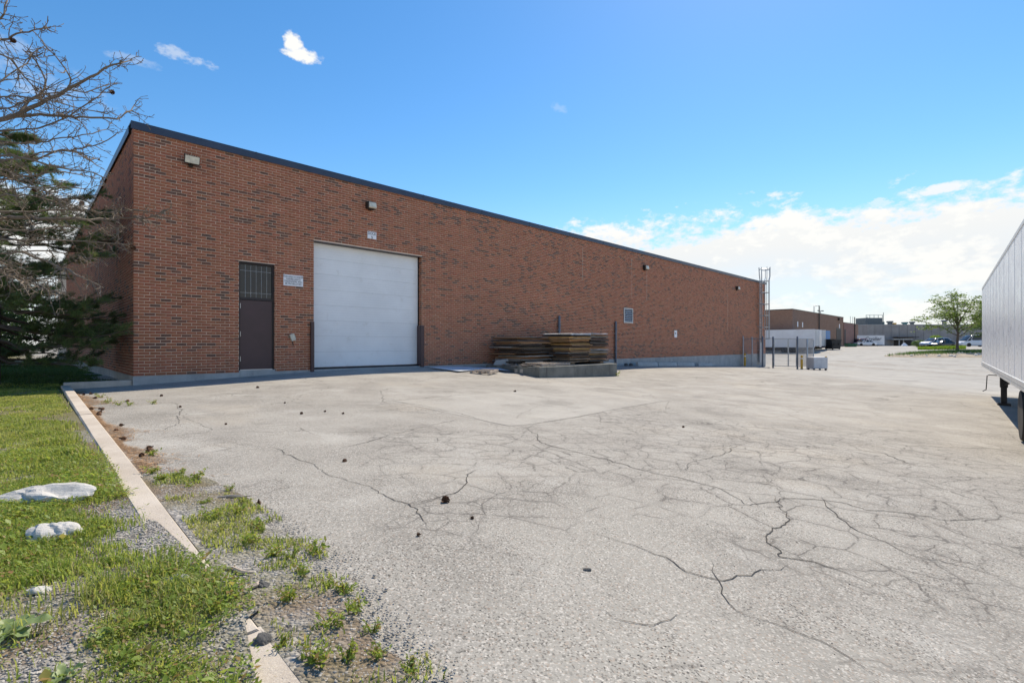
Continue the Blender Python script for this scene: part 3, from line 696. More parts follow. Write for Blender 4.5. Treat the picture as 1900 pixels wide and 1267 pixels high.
b = MB(); b.box(GX1-.049, GX1-.008, yd-.02, yd+.07, GZ0, GZ1); b.box(GX0+.002, GX0+.011, yd-.02, yd+.07, GZ0, GZ1); b.build('track_frame', M['frame'], Gd)
b = MB(); b.box(GX0+.02, GX1-.02, .30, .34, GZ0, GZ1); b.build('backing', M['frame'], Gd)
b = MB(); b.box(GX0-.15, GX1+.15, -.0135, .31, GZ1-.018, GZ1+.004); b.build('lintel', M['frame'], BR)
b = MB(); b.box(DX0-.1, DX1+.1, -.0135, .25, DZ1-.006, DZ1+.012); b.build('lintel', M['frame'], BR)
# corner guards
for px0, px1, yt, yb in ((575, 581, 597, 682), (779, 784.5, 604, 679)):
    a0, a1 = WL(px0), WL(px1); zt = WL(px0, yt)[1]
    b = MB(); b.box(a0, a1, -.10, -.0225, -.9, zt); b.box(a1-.012 if px0 < 600 else a0, a1 if px0 < 600 else a0+.012, -.022, .2, -.79, zt); b.build('corner_guard', M['door'], BR, bevel=.01)
# louvre
a0, zt = WL(1156.5, 571); a1, zb = WL(1173.5, 600)
V_ = bpy.data.objects.new('louvre', None); C.objects.link(V_); V_.parent = BR
b = MB(); t = .07; b.box(a0, a1, -.05, -.011, zb, zb+t); b.box(a0, a1, -.05, -.011, zt-t, zt); b.box(a0, a0+t, -.05, -.011, zb+t, zt-t); b.box(a1-t, a1, -.05, -.011, zb+t, zt-t); b.build('frame', M['galv'], V_)
b = MB(); b.box(a0+t, a1-t, -.014, -.011, zb+t, zt-t); b.build('backing', M['frame'], V_)
nl = 7
for i in range(nl):
    z = zb+t+(i+.5)*(zt-zb-2*t)/nl; b = MB(); b.hexa([(a0+t, -.048, z-.036), (a1-t, -.048, z-.036), (a1-t, -.016, z+.012), (a0+t, -.016, z+.012), (a0+t, -.048, z-.022), (a1-t, -.048, z-.022), (a1-t, -.016, z+.022), (a0+t, -.016, z+.022)])
    b.build('slat', M['galv'], V_)

def on_wall(name, label, cat, px, py, group=None, out=-.011):
    a, z = WL(px, py); x, y = AB(a, -out); return thing(name, label, cat, (x, y, z), UA, group)
# wall lights
def wall_light(px, py, style, label, s=1.0):
    t = on_wall('wall_light', label, 'light', px, py, 'flood lights along the brick wall')
    b = MB(); b.box(-.05*s, .05*s, -.06, 0, -.16*s, -.02); b.tube([(0, -.05, -.10*s), (0, -.13, -.06*s)], .018, 8); b.build('bracket', M['lampbody'], t, bevel=.004)
    if style == 'flood':
        w, h, dp = .19*s, .11*s, .12; b = MB()
        b.hexa([(-w*.7, -.06, -h*.7), (w*.7, -.06, -h*.7), (w*.7, -.06, h*.9), (-w*.7, -.06, h*.9), (-w, -.06-dp, -h), (w, -.06-dp, -h), (w, -.06-dp*1.5, h), (-w, -.06-dp*1.5, h)]); b.build('housing', M['lampbody'], t, bevel=.008)
        b = MB(); e = .022; k = .004
        b.hexa([(-w+e, -.06-dp-k, -h+e), (w-e, -.06-dp-k, -h+e), (w-e, -.06-dp*1.5-k, h-e), (-w+e, -.06-dp*1.5-k, h-e), (-w+e, -.08-dp, -h+e), (w-e, -.08-dp, -h+e), (w-e, -.08-dp*1.5, h-e), (-w+e, -.08-dp*1.5, h-e)]); b.build('lens', M['lens'], t)
        for i in range(7):
            b = MB(); x = -w+.02+i*(2*w-.04)/6; b.box(x-.004, x+.004, -.2, -.09, h*.95, h*1.35); b.build('cooling_fin', M['lampbody'], t)
    else:
        b = MB(); b.box(-.16*s, .16*s, -.20, -.0, -.13*s, .13*s); b.build('housing', M['lampbody'], t, bevel=.02)
        b = MB(); b.hexa([(-.14*s, -.205, -.12*s), (.15*s, -.205, -.12*s), (.15*s, -.205, .10*s), (-.14*s, -.205, .10*s), (-.12*s, -.29, -.09*s), (.14*s, -.29, -.09*s), (.14*s, -.25, .09*s), (-.12*s, -.25, .09*s)]); b.build('lens', M['lens'], t, bevel=.015)
    return t
wall_light(353, 301, 'flood', 'wide bronze flood light high on the wall near the pine tree')
wall_light(685, 383, 'pack', 'boxy wall light above the dock number sign')
wall_light(1195, 497, 'pack', 'small dark wall light above the louvred vent', 1.1)
wall_light(1366, 535, 'pack', 'small wall light nearest the roof ladder', 1.1)
# signs
def wall_sign(px0, py0, px1, py1, label, out=-.012):
    a0, _ = WL(px0, py0); a1, _ = WL(px1, py1); am = (px0+px1)/2
    zt, zb = WL(am, py0)[1], WL(am, py1)[1]; x, y = AB((a0+a1)/2, -out)
    t = thing('wall_sign', label, 'sign', (x, y, (zt+zb)/2), UA); w, h = (a1-a0)/2, (zt-zb)/2
    b = MB(); b.box(-w, w, -.004, .0, -h, h); b.build('plate', M['sign'], t)
    for sx in (-1, 1): b = MB(); b.lathe([(.012, -.007), (.012, -.0035)], 8, (sx*(w-.03), 0, h-.03), 'y'); b.build('screw', M['galv'], t)
    return t, w, h
t, w, h = wall_sign(525.5, 510.5, 562, 531, 'white surveillance warning sign beside the brown door')
text('THIS AREA IS UNDER\nSURVEILLANCE\nTRESPASSERS WILL\nBE PROSECUTED', .074, M['ink'], t, (0, -.0065, .0), bold=.0, line=1.0, sx=.92)
t, w, h = wall_sign(681.5, 430, 698, 443.5, 'white dock number sign above the dock door')
text('DOCK', .15, M['ink'], t, (0, -.0065, .055), bold=.0, sx=.74); text('5', .14, M['ink'], t, (0, -.0065, -.085), bold=.001)
t, w, h = wall_sign(1251, 613, 1256, 626, 'narrow white notice on the brick above the wheel stops')
b = MB(); b.lathe([(.06, -.0065), (.06, -.0045)], 14, (-.02, 0, .04), 'y'); b.build('printed_mark', M['ink'], t)
# tilted cream box
a, z = WL(542, 626); t = thing('wall_box', 'small cream box hanging askew on the wall beside the dock door', 'box', (*AB(a, .012), z), UA)
b = MB(); b.hexa([(-.075, 0, -.11), (.075, 0, -.11), (.075, 0, .11), (-.075, 0, .11), (-.075, -.09, -.11), (.075, -.06, -.11), (.075, -.06, .11), (-.075, -.09, .11)]); o = b.build('case', M['cream'], t, bevel=.008); o.rotation_euler = (0, R(-18), 0)
b = MB(); b.tube([(0, -.01, -.1), (.01, -.02, -.2), (.03, -.01, -.26)], .012, 6); b.build('cable_stub', M['lampbody'], t)
# upright pipes against the wall
for px, yt, lab in ((1035, 586, 'grey upright pipe rising behind the stacked boards'), (1140, 596.5, 'grey upright pipe on the wall right of the stacked boards')):
    a, zt = WL(px, yt); x, y = AB(a, .10); zg = gz(x, y); t = thing('wall_pipe', lab, 'pipe', (x, y, zg), UA, 'upright pipes on the wall'); H = zt-zg
    b = MB(); b.lathe([(.062, -.05), (.062, H-.05), (.05, H), (.0, H+.02)], 14); b.build('pipe', M['pipe'], t, smooth=True)
    b = MB(); b.lathe([(.08, H-.55), (.08, H-.43)], 14); b.build('coupling', M['pipe'], t)
    for zz in (H*.3, H*.72): b = MB(); b.box(-.085, .085, -.02, .088, zz, zz+.035); b.build('clamp', M['galv'], t)

# ================================================================== THINGS BY THE WALL
def ABt(a, b, lift=0.0): x, y = AB(a, b); return (x, y, gz(x, y)+lift)
# raised concrete slab (local x along the wall, y into the wall)
SA0, SA1, SB0, SB1 = 12.1, 17.45, .35, 3.45
zs = min(gz(*AB(a, b)) for a in (SA0, SA1) for b in (SB0, SB1)); ztop = -.862
sl_ = thing('concrete_slab', 'low dark stained concrete slab carrying the stacks of boards', 'slab', (*AB(SA0, SB1), zs), UA)
b = MB(); n = 18; Hs = ztop-zs
def slab_ring(z, e):
    p = []
    for (x0, y0, x1, y1) in ((0, 0, SA1-SA0, 0), (SA1-SA0, 0, SA1-SA0, SB1-SB0), (SA1-SA0, SB1-SB0, 0, SB1-SB0), (0, SB1-SB0, 0, 0)):
        for i in range(n):
            t = i/n; x, y = x0+(x1-x0)*t, y0+(y1-y0)*t; q = .018*(vnoise(np.array([x*3+z*7]), np.array([y*3+z*5]))[0]-.5)+e
            cx, cy = (SA1-SA0)/2, (SB1-SB0)/2; p.append((x+(q if x < cx else -q), y+(q if y < cy else -q), z))
    return p
rings = [slab_ring(-.15, 0), slab_ring(Hs*.35, 0), slab_ring(Hs*.75, 0), slab_ring(Hs-.02, .004), slab_ring(Hs, .03)]
m_ = 4*n; b.v = [v for r in rings for v in r]
b.f = [(i*m_+k, i*m_+(k+1) % m_, (i+1)*m_+(k+1) % m_, (i+1)*m_+k) for i in range(4) for k in range(m_)]+[tuple(4*m_+k for k in range(m_))]
b.build('block', M['slab'], sl_)
# mark sprayed on the slab faces
for xs_, nm in ((.9, 0), (1.2, 1)): b = MB(); b.box(-.006, .004, xs_, xs_+.16, Hs*.55, Hs*.8); b.build('paint_fleck', M['caulk'], sl_)
# board stacks
def stack(a0, a1, b0, b1, z, H, cols, label, group, mats, lean=0.0, seed=1, mess=1.0):
    rd = random.Random(seed); zc = [z]*cols; wa = (a1-a0)/cols
    for c in range(cols):
        zz = z; k = 0
        while zz < z+H-.02:
            th = rd.choice((.022, .03, .045, .06, .075)); th = min(th, z+H-zz); jx, jy = rd.gauss(0, .028)*mess, rd.gauss(0, .05)*mess; yaw = rd.gauss(0, .02)*mess
            lx, ly = wa*rd.uniform(.96, 1.06), (b1-b0)*rd.uniform(.95, 1.04)
            ca, cb = a0+wa*(c+.5)+jx, (b0+b1)/2+jy-lean*(zz-z)
            bb = MB(); nn = 6; sag = rd.uniform(-.012, .012); v = []
            for i in range(nn+1):
                x = -lx/2+lx*i/nn; e = (2*i/nn-1)**2*sag+rd.gauss(0, .003); w = rd.gauss(0, .012); fr = th*rd.uniform(.75, .98)
                v += [(x, -ly/2+w, e), (x, ly/2, e), (x, ly/2, fr+e), (x, -ly/2+w+.004, fr+e)]
            bb.v = v; bb.f = [(i*4+q, i*4+(q+1) % 4, (i+1)*4+(q+1) % 4, (i+1)*4+q) for i in range(nn) for q in range(4)]+[(0, 1, 2, 3), (nn*4+3, nn*4+2, nn*4+1, nn*4)]
            mt = rd.choices(mats, [4, 3, 4, 1.2, .6, 2])[0]
            if zz > z+H-.09: mt = M['b_grey'] if rd.random() < .6 else M['b_pale']
            o = bb.build('board', mt); o.location = (*AB(ca, cb), zz); o.rotation_euler = (rd.gauss(0, .006), rd.gauss(0, .006), UA+yaw)
            cn = {'brown_board': 'brown', 'grey_board': 'grey', 'dark_board': 'blackish', 'ochre_board': 'ochre', 'pale_board': 'pale', 'tan_board': 'tan'}[mt.name]
            side_ = '' if cols == 1 else ('left half of the ' if c == 0 else 'right half of the ')
            tag(o, f'{cn} board, {ordinal(k+1)} from the bottom in the {side_}{label}', 'board', group); zz += th*1.02+(.02 if rd.random() < .12 else 0); k += 1
BM = [M['b_brown'], M['b_grey'], M['b_dark'], M['b_ochre'], M['b_pale'], M['b_tan']]
for bb_ in ((14.75, 15.0), (16.9, 17.15)):                     # bearers under the right-hand stack
    b = MB(); b.box(0, bb_[1]-bb_[0], 0, 1.5, 0, .1); o = b.build('timber_bearer', M['b_tan']); o.location = (*AB(bb_[0], 2.9), ztop+.001); o.rotation_euler = (0, 0, UA)
    tag(o, ('left' if bb_[0] < 15 else 'right')+' squared timber bearer under the taller stack of boards', 'timber', 'bearers under the taller stack')
stack(14.6, 17.45, 1.35, 2.95, ztop+.102, 1.28, 2, 'taller stack', 'boards of the taller stack', BM, seed=3)
stack(12.55, 14.5, .45, 1.95, ztop+.002, 1.18, 1, 'untidy stack by the wall', 'boards of the untidy stack', [M['b_brown'], M['b_grey'], M['b_dark'], M['b_dark'], M['b_pale'], M['b_brown']], lean=.08, seed=8, mess=2.4)
# pallets
def pallet(name, label, loc, rz, L=1.2, Wd=.9, tilt=(0, 0), nb=6, group=None):
    t = thing(name, label, 'pallet', loc, rz, group); t.rotation_euler = (tilt[0], tilt[1], rz)
    for i in range(3): b = MB(); y = -Wd/2+i*(Wd-.09)/2; b.box(-L/2, L/2, y, y+.09, .019, .095); b.build('bearer', M['pallet'], t, bevel=.004)
    for i in range(nb):
        x = -L/2+i*(L-.1)/(nb-1); b = MB(); b.box(x, x+.095+random.uniform(-.01, .01), -Wd/2+random.uniform(-.01, .02), Wd/2+random.uniform(-.03, .01), .0955, .117); b.build('deck_board', M['pallet'], t)
    for i in range(3): x = -L/2+i*(L-.1)/2; b = MB(); b.box(x, x+.1, -Wd/2, Wd/2, 0, .0185); b.build('bottom_board', M['pallet'], t)
    return t
x, y, z = G(898, 694); pallet('pallet', 'broken timber pallet lying on the asphalt left of the slab', (x, y+.35, gz(x, y+.35)+.012), UA+.55, 1.25, .75, nb=3)
pallet('pallet', 'pale pallet lying flat on the front of the concrete slab', (*AB(13.25, 2.8), ztop+.003), UA+.05, 1.9, 1.05, nb=9)
b = MB(); b.box(-.55, .55, -.02, .02, 0, .16); o = b.build('plank', M['pallet'], bevel=.004); o.location = (*AB(13.35, 2.02), ztop+.002); o.rotation_euler = (0, 0, UA); tag(o, 'pale plank on edge behind the pallet on the slab', 'plank')
for i in range(16):                                             # splintered offcuts heaped on the slab's left corner
    b = MB(); l, w = random.uniform(.18, .45), random.uniform(.03, .08); b.hexa([(-l, -w, 0), (l*.8, -w*.6, 0), (l, w, 0), (-l*.7, w, 0), (-l, -w, .018), (l*.8, -w*.6, .02), (l, w, .016), (-l*.7, w, .02)])
    o = b.build('wood_offcut', M['pallet']); o.location = (*AB(12.32+.11*random.uniform(-1, 1.2), 1.3+i*.11), ztop+.006+.02*(i % 3)); o.rotation_euler = (random.gauss(0, .05), random.gauss(0, .05), random.uniform(0, 6))
    tag(o, 'pale splintered wood offcut heaped on the left edge of the slab', 'wood scrap', 'wood offcuts on the slab')
b = MB(); b.hexa([(-.32, -.03, 0), (.34, -.03, 0), (.36, .03, .02), (-.3, .03, .0), (-.2, .02, .20), (.33, .02, .27), (.33, .07, .27), (-.2, .07, .2)]); o = b.build('concrete_chunk', M['foundation'], bevel=.01); o.location = (*AB(12.3, 1.05), ztop+.002); o.rotation_euler = (0, 0, UA-.8)
tag(o, 'grey broken concrete chunk beside the untidy stack of boards', 'rubble')
# pale sheet on the ground against slab and wall
sh = [G(797, 684), G(850, 691.5), G(895, 687), (*AB(12.0, 2.1), 0), (*AB(12.05, .9), 0), (*AB(9.6, .35), 0)]
b = MB(); sx = np.array([p[:2] for p in sh]); cx = sx.mean(0); vs = []; N1 = 30; ring = []
per = np.concatenate([np.linspace(sx[i], sx[(i+1) % 6], 8, endpoint=False) for i in range(6)])
for f in (1, .75, .5, .25):
    for q in per: p = cx+(q-cx)*f; vs.append((p[0], p[1], gz(*p)+.02+.09*vnoise(np.array([p[0]]), np.array([p[1]]), 1.1)[0]*(.4+.6*(p[0] > -.9))))
vs.append((*cx, gz(*cx)+.06)); k = len(per)
fs = [(r*k+i, r*k+(i+1) % k, (r+1)*k+(i+1) % k, (r+1)*k+i) for r in range(3) for i in range(k)]+[(3*k+i, 3*k+(i+1) % k, 4*k) for i in range(k)]
b.add(vs, fs); o = b.build('plastic_sheet', M['sheet'], smooth=True); so_ = o.modifiers.new('thick', 'SOLIDIFY'); so_.thickness = .012
tag(o, 'pale grey sheet lying on the ground between dock door and slab', 'sheet')
# wheel stops
def wheel_stop(px0, px1, label, rz=0.0):
    a0, a1 = WL(px0), WL(px1); x, y, z = ABt((a0+a1)/2, .55); L = (a1-a0)*1.0
    t = thing('wheel_stop', label, 'wheel stop', (x, y, z), UA+rz, 'concrete wheel stops along the wall')
    z0, z1 = gz(*AB(a0, .55))-z, gz(*AB(a1, .55))-z
    sec = [(-.11, -.04), (.11, -.04), (.11, .05), (.065, .235), (-.065, .235), (-.11, .05)]; b = MB()
    b.v = [(-L/2, q, h+z0) for q, h in sec]+[(-L/2+.1, q*.98, h+z0) for q, h in sec]+[(L/2-.1, q*.98, h+z1) for q, h in sec]+[(L/2, q, h*.9+z1) for q, h in sec]
    b.f = [(i*6+k, i*6+(k+1) % 6, (i+1)*6+(k+1) % 6, (i+1)*6+k) for i in range(3) for k in range(6)]+[tuple(range(5, -1, -1)), tuple(18+k for k in range(6))]
    b.build('block', M['stop'], t, bevel=.012)
    for s in (-.3, .3): b = MB(); b.lathe([(.014, .2), (.014, .245)], 8, (s*L, 0, (z0+z1)/2)); b.build('anchor_pin', M['dsteel'], t)
wheel_stop(1167, 1204, 'wheel stop nearest the stacked boards'); wheel_stop(1205.5, 1240, 'second wheel stop along the wall from the stacked boards')
wheel_stop(1241, 1273, 'third wheel stop along the wall, under the narrow white notice'); wheel_stop(1279, 1308, 'wheel stop set apart, nearest the yellow bollard', .04)
for px in (1151, 1160): x, y, z = ABt(WL(px), .4); b = MB(); b.lathe([(.03, 0), (.12, .02), (.13, .09), (.08, .15), (.01, .17)], 9, (0, 0, 0)); o = b.build('rubble_lump', M['lump']); o.location = (x, y, z); tag(o, ('dark lump of rubble closest to the upright pipe' if px < 1155 else 'dark lump of rubble closest to the first wheel stop'), 'rubble', 'dark lumps by the pipe')
# roof ladder with cage
LA = WL(1407); zg = gz(*AB(LA, .3)); Ld = thing('roof_ladder', 'tall galvanised roof ladder with safety cage at the far corner', 'ladder', (*AB(LA, .22), zg), UA)
top = CT+1.15-zg; R0 = .22
for s in (-1, 1):
    b = MB(); b.tube([(s*R0, 0, .35), (s*R0, 0, CT-zg+.05), (s*R0*1.3, .02, CT-zg+.4), (s*R0*1.5, .05, top)], .042, 6); b.build('rail', M['galv'], Ld)
z = .6
while z < CT-zg: b = MB(); b.tube([(-R0, 0, z), (R0, 0, z)], .02, 6); b.build('rung', M['galv'], Ld); z += .305
zc = 2.5
while zc < top+.01:
    w = .37 if zc < CT-zg else .52; b = MB(); pts = [(-R0, 0, zc)]+[(w*math.cos(t), -.12-.62*math.sin(t)*(1 if zc < CT-zg else 1.1), zc) for t in np.linspace(math.pi, 0, 9)]+[(R0, 0, zc)]
    b.tube(pts, .032, 5); b.build('cage_hoop', M['galv'], Ld); zc += 1.05
for t in np.linspace(math.pi*.95, .05*math.pi, 5):
    b = MB(); b.tube([(.37*math.cos(t), -.12-.62*math.sin(t), 2.5), (.37*math.cos(t), -.12-.62*math.sin(t), CT-zg), (.52*math.cos(t), -.12-.68*math.sin(t), CT-zg+.3), (.52*math.cos(t), -.12-.68*math.sin(t), top)], .028, 5); b.build('cage_strap', M['galv'], Ld)
for zz in (1.5, 3.6, 5.7): b = MB(); b.box(-R0-.01, -R0+.01, 0, .2, zz, zz+.05); b.box(R0-.01, R0+.01, 0, .2, zz, zz+.05); b.build('wall_bracket', M['galv'], Ld)
b = MB(); b.box(-.24, .24, -.05, -.03, .35, 2.2); b.build('guard_plate', M['cabinet'], Ld)
# chain-link enclosure round the ladder
def wire(name, p0, p1, h0, h1, par):
    """diagonal chain-link wires between two plan points (local x,y)"""
    L = math.dist(p0, p1); pit = .1; V, Fc = [], []; H = h1-h0; dx, dy = (p1[0]-p0[0])/L, (p1[1]-p0[1])/L; r = .007
    for sgn in (1, -1):
        s = -H
        while s < L+H:
            u0, v0 = (s, h0) if sgn > 0 else (s+H, h0); u1, v1 = (s+H, h1) if sgn > 0 else (s, h1)
            def clip(u0, v0, u1, v1):
                if u1 == u0: return None
                t0 = max(0, min((0-u0)/(u1-u0), (L-u0)/(u1-u0))); t1 = min(1, max((0-u0)/(u1-u0), (L-u0)/(u1-u0)))
                return None if t0 >= t1 else (u0+(u1-u0)*t0, v0+(v1-v0)*t0, u0+(u1-u0)*t1, v0+(v1-v0)*t1)
            c = clip(u0, v0, u1, v1)
            if c:
                a, bq, cc, d = c; n = len(V); o = sgn*.003
                for (u, v) in ((a, bq), (cc, d)):
                    X, Y = p0[0]+dx*u-dy*o, p0[1]+dy*u+dx*o; V += [(X, Y, v-r), (X+dy*r, Y-dx*r, v+r), (X-dy*r, Y+dx*r, v+r)]
                Fc += [(n, n+1, n+4, n+3), (n+1, n+2, n+5, n+4), (n+2, n, n+3, n+5)]
            s += pit*1.41
    link(name, np_mesh(name, V, Fc, M['galv']), par)
fx, fy = 41.9, .12; zf = gz(*AB(41.9, 2.2)); FN = thing('chain_link_fence', 'galvanised chain-link enclosure with gate around the foot of the roof ladder', 'fence', (*AB(fx, 0), zf), UA)
posts = [(0, .12), (0, .85), (0, 1.68), (0, 2.5), (0, 4.3), (2.7, 4.3), (4.6, 4.3)]
for i, (a, o_) in enumerate(posts):
    zg = gz(*AB(fx+a, o_))-zf; h = (2.55, 2.5, 2.6, 2.55, 2.6, 2.5, 2.45)[i]; b = MB(); r = .065 if i in (2, 3, 4, 5) else .045; b.lathe([(r, zg-.1), (r, zg+h-.02), (r*.6, zg+h+.02), (.005, zg+h+.035)], 10, (a, -o_, 0)); b.build('post', M['pipe'] if i in (2, 3, 4) else M['galv'], FN, smooth=True)
for (p, q) in ((0, 1), (1, 2), (2, 3), (4, 5), (5, 6)):
    A_, B_ = posts[p], posts[q]; wire('mesh_panel', (A_[0], -A_[1]), (B_[0], -B_[1]), .08, 2.4, FN)
    b = MB(); b.tube([(A_[0], -A_[1], 2.42), (B_[0], -B_[1], 2.42)], .03, 6); b.build('top_rail', M['galv'], FN)
gt = bpy.data.objects.new('gate', None); C.objects.link(gt); gt.parent = FN
for (y0, y1) in ((2.58, 3.62), (3.66, 4.22)):
    b = MB()
    for p, q in (((0, -y0, .15), (0, -y0, 2.38)), ((0, -y1, .15), (0, -y1, 2.38)), ((0, -y0, .15), (0, -y1, .15)), ((0, -y0, 2.38), (0, -y1, 2.38)), ((0, -y0, 1.15), (0, -y1, 1.15))): b.tube([p, q], .03, 6)
    b.build('gate_frame', M['galv'], gt); wire('mesh_panel', (0, -y0), (0, -y1), .17, 2.36, gt)
for y_ in (2.54, 4.26):
    for zz in (.5, 1.25, 2.0): b = MB(); b.lathe([(.055, zz), (.055, zz+.06)], 8, (0, -y_, 0)); b.build('hinge', M['galv'], gt)
def bollard(a, o_, label, h=1.1, dz=0):
    x, y, z = ABt(a, o_); t = thing('bollard', label, 'bollard', (x, y, z+dz), UA, 'yellow bollards by the fence'); r = .085
    b = MB(); b.lathe([(r, -.1), (r, h-.06), (r*.8, h-.015), (r*.35, h+.01), (.005, h+.015)], 14); b.build('post', M['yellow'], t, smooth=True)
    b = MB(); b.lathe([(r*1.5, -.05), (r*1.45, .03)], 12); b.build('concrete_footing', M['stop'], t)
    b = MB(); b.lathe([(r+.002, h-.28), (r+.002, h-.2)], 14); b.build('reflective_band', M['sign'], t)
bollard(41.4, .45, 'yellow bollard close to the wall left of the chain-link fence'); bollard(41.75, 4.65, 'yellow bollard beside the grey cabinet at the gate'); bollard(46.2, 5.3, 'far yellow bollard behind the grey cabinet')
x, y, z = ABt(42.4, 5.55); t = thing('utility_cabinet', 'pale grey cabinet standing on the asphalt beside the fence gate', 'cabinet', (x, y, z), R(8))
b = MB(); b.box(-.6, .6, -.4, .4, .12, 1.0); b.build('case', M['cabinet'], t, bevel=.02)
for sx in (-.5, .5):
    for sy in (-.3, .3): b = MB(); b.box(sx-.05, sx+.05, sy-.05, sy+.05, -.03, .12); b.build('foot', M['dsteel'], t)
for sx in (-.58, .02): b = MB(); b.box(sx, sx+.56, -.415, -.401, .17, .95); b.build('door', M['cabinet'], t, bevel=.006)

# ================================================================== TRAILERS
def wheel(par, x, y, r, w, side, n=22, rim='rim'):
    wh = bpy.data.objects.new('wheel', None); C.objects.link(wh); wh.parent = par; wh.location = (x, y, r)
    b = MB(); b.lathe([(r*.60, -w/2), (r*.66, -w/2-.002), (r*.93, -w/2), (r*.99, -w*.36), (r, -w*.2), (r, w*.2), (r*.99, w*.36), (r*.93, w/2), (r*.66, w/2+.002), (r*.60, w/2)], n, axis='y'); b.build('tyre', M['rubber'], wh, smooth=True)
    s = side; b = MB(); b.lathe([(r*.60, s*w*.46), (r*.55, s*w*.42), (r*.5, s*w*.05), (r*.30, s*w*.02), (r*.27, s*w*.28), (r*.2, s*w*.36), (.005, s*w*.36)], n, axis='y'); b.build('rim', M[rim], wh, smooth=True)
    if n > 18:
        for k in range(10):
            t = 2*math.pi*k/10; b = MB(); b.lathe([(.016, s*w*.02), (.016, s*w*.16)], 6, (r*.38*math.cos(t), 0, r*.38*math.sin(t)), 'y'); b.build('wheel_nut', M['dsteel'], wh)
    return wh
def trailer(name, label, loc, rz, L=16.1, skin='skin', rail='rail', panels=13, floor=1.05, top=4.1, near=False, wx=2.9, zg=0.0, group=None, legs=True):
    """x: 0 rear .. L nose, y across"""
    t = thing(name, label, 'trailer', loc, rz, group); hw = 1.3; fl = floor+.2
    b = MB(); b.box(.03, L-.03, -hw+.03, hw-.03, fl, top-.03); b.build('box_core', M[skin], t)
    for s in (-1, 1):
        pw = L/panels
        for i in range(panels):
            b = MB(); y0, y1 = sorted((s*(hw-.029), s*(hw+.004))); b.box(i*pw+.004, (i+1)*pw-.004, y0, y1, fl, top-.09); b.build('side_panel', M[skin], t)
            if near:
                b = MB(); y0, y1 = sorted((s*(hw-.005), s*(hw+.008))); b.box((i+1)*pw-.022, (i+1)*pw+.022, y0, y1, fl, top-.09); b.build('panel_post', M[skin], t)
        b = MB(); y0, y1 = sorted((s*(hw-.05), s*(hw+.02))); b.box(0, L, y0, y1, floor+.02, fl-.002); b.build('bottom_rail', M[rail], t, bevel=.008 if near else 0)
        b = MB(); y0, y1 = sorted((s*(hw-.05), s*(hw+.015))); b.box(0, L, y0, y1, top-.088, top); b.build('top_rail', M[rail], t, bevel=.01 if near else 0)
        if near and s > 0:
            b = MB()
            for k in range(int(L/.15)): b.box(.1+k*.15-.012, .1+k*.15+.012, s*(hw+.02), s*(hw+.026), floor+.09, floor+.115)
            b.build('rivets', M['rail'], t)
    b = MB(); b.box(L-.03, L+.02, -hw, hw, floor+.02, top); b.build('nose_panel', M[skin], t)
    dr = M[skin]
    for s in (-1, 1):
        b = MB(); y0, y1 = sorted((s*.01, s*(hw-.02))); b.box(-.035, .029, y0, y1, fl, top-.05); b.build('rear_door', dr, t)
        for q in (.35, .95): b = MB(); b.tube([(-.06, s*q, fl), (-.06, s*q, top-.1)], .02, 6); b.build('lock_rod', M['galv'], t)
        b = MB(); y0, y1 = sorted((s*(hw-.25), s*(hw-.1))); b.box(-.05, -.034, y0, y1, floor+.05, floor+.15); b.build('tail_lamp', M['tail'], t)
    b = MB(); b.box(0, L-.4, -hw+.06, hw-.06, floor+.05, fl-.004)
    for k in range(int(L/.6)): b.box(.3+k*.6, .38+k*.6, -hw+.06, hw-.06, floor-.02, floor+.048)
    b.box(1.0, 6.0, -.55, -.40, floor-.28, floor-.02); b.box(1.0, 6.0, .40, .55, floor-.28, floor-.02); b.build('underframe', M['dsteel'], t)
    for ax in (wx, wx+1.25):
        b = MB(); b.tube([(ax, -1.1, .52+zg), (ax, 1.1, .52+zg)], .07, 8); b.build('axle', M['dsteel'], t)
        for s in (-1, 1):
            for y in ((1.10, .78) if near else (.95,)):
                w = wheel(t, ax, s*y, .515, .28 if near else .5, s, 28 if near else 14); w.location.z += zg
    if legs:
        for s in (-1, 1):
            lx, ly = L-4.55, s*(.98 if near else .85); b = MB(); b.box(lx-.09, lx+.09, ly-.09, ly+.09, .55+zg, floor); b.box(lx-.07, lx+.07, ly-.07, ly+.07, .06+zg, .56+zg); b.box(lx-.18, lx+.18, ly-.15, ly+.15, -.02+zg, .06+zg); b.build('landing_leg', M['dsteel'], t, bevel=.01 if near else 0)
            b = MB(); b.tube([(lx, ly, floor-.1), (lx-1.4, ly*.6, floor-.02)], .035, 6); b.tube([(lx, ly, .62+zg), (lx-1.5, ly*.6, floor-.05)], .03, 6); b.build('brace', M['dsteel'], t)
        b = MB(); b.tube([(lx, -.85, .75+zg), (lx, .85, .75+zg)], .03, 6); b.build('cross_shaft', M['dsteel'], t)
        if near:
            b = MB(); b.tube([(lx, .98, .92), (lx+.03, 1.32, .93), (lx+.05, 1.36, .9), (lx+.08, 1.37, .62), (lx+.12, 1.38, .45), (lx+.1, 1.46, .40)], .014, 6); b.build('crank_handle', M['dsteel'], t)
            b = MB(); b.box(lx-.05, lx+.05, 1.02, 1.10, 1.0, 1.07); b.build('marker_lamp', M['orange'], t)
    for s in (-1, 1): b = MB(); y = s*.95; b.box(wx-.75, wx-.735, y-.3, y+.3, .12+zg, floor-.02); b.build('mud_flap', M['rubber'], t)
    return t
fx_, fy_ = .661, .750; L_T = 16.1; nose = np.array([18.27, 19.2]); left = np.array([-fy_, fx_])
og = nose-np.array([fx_, fy_])*L_T-left*1.3; zt_ = gz(9.6, 9.35)
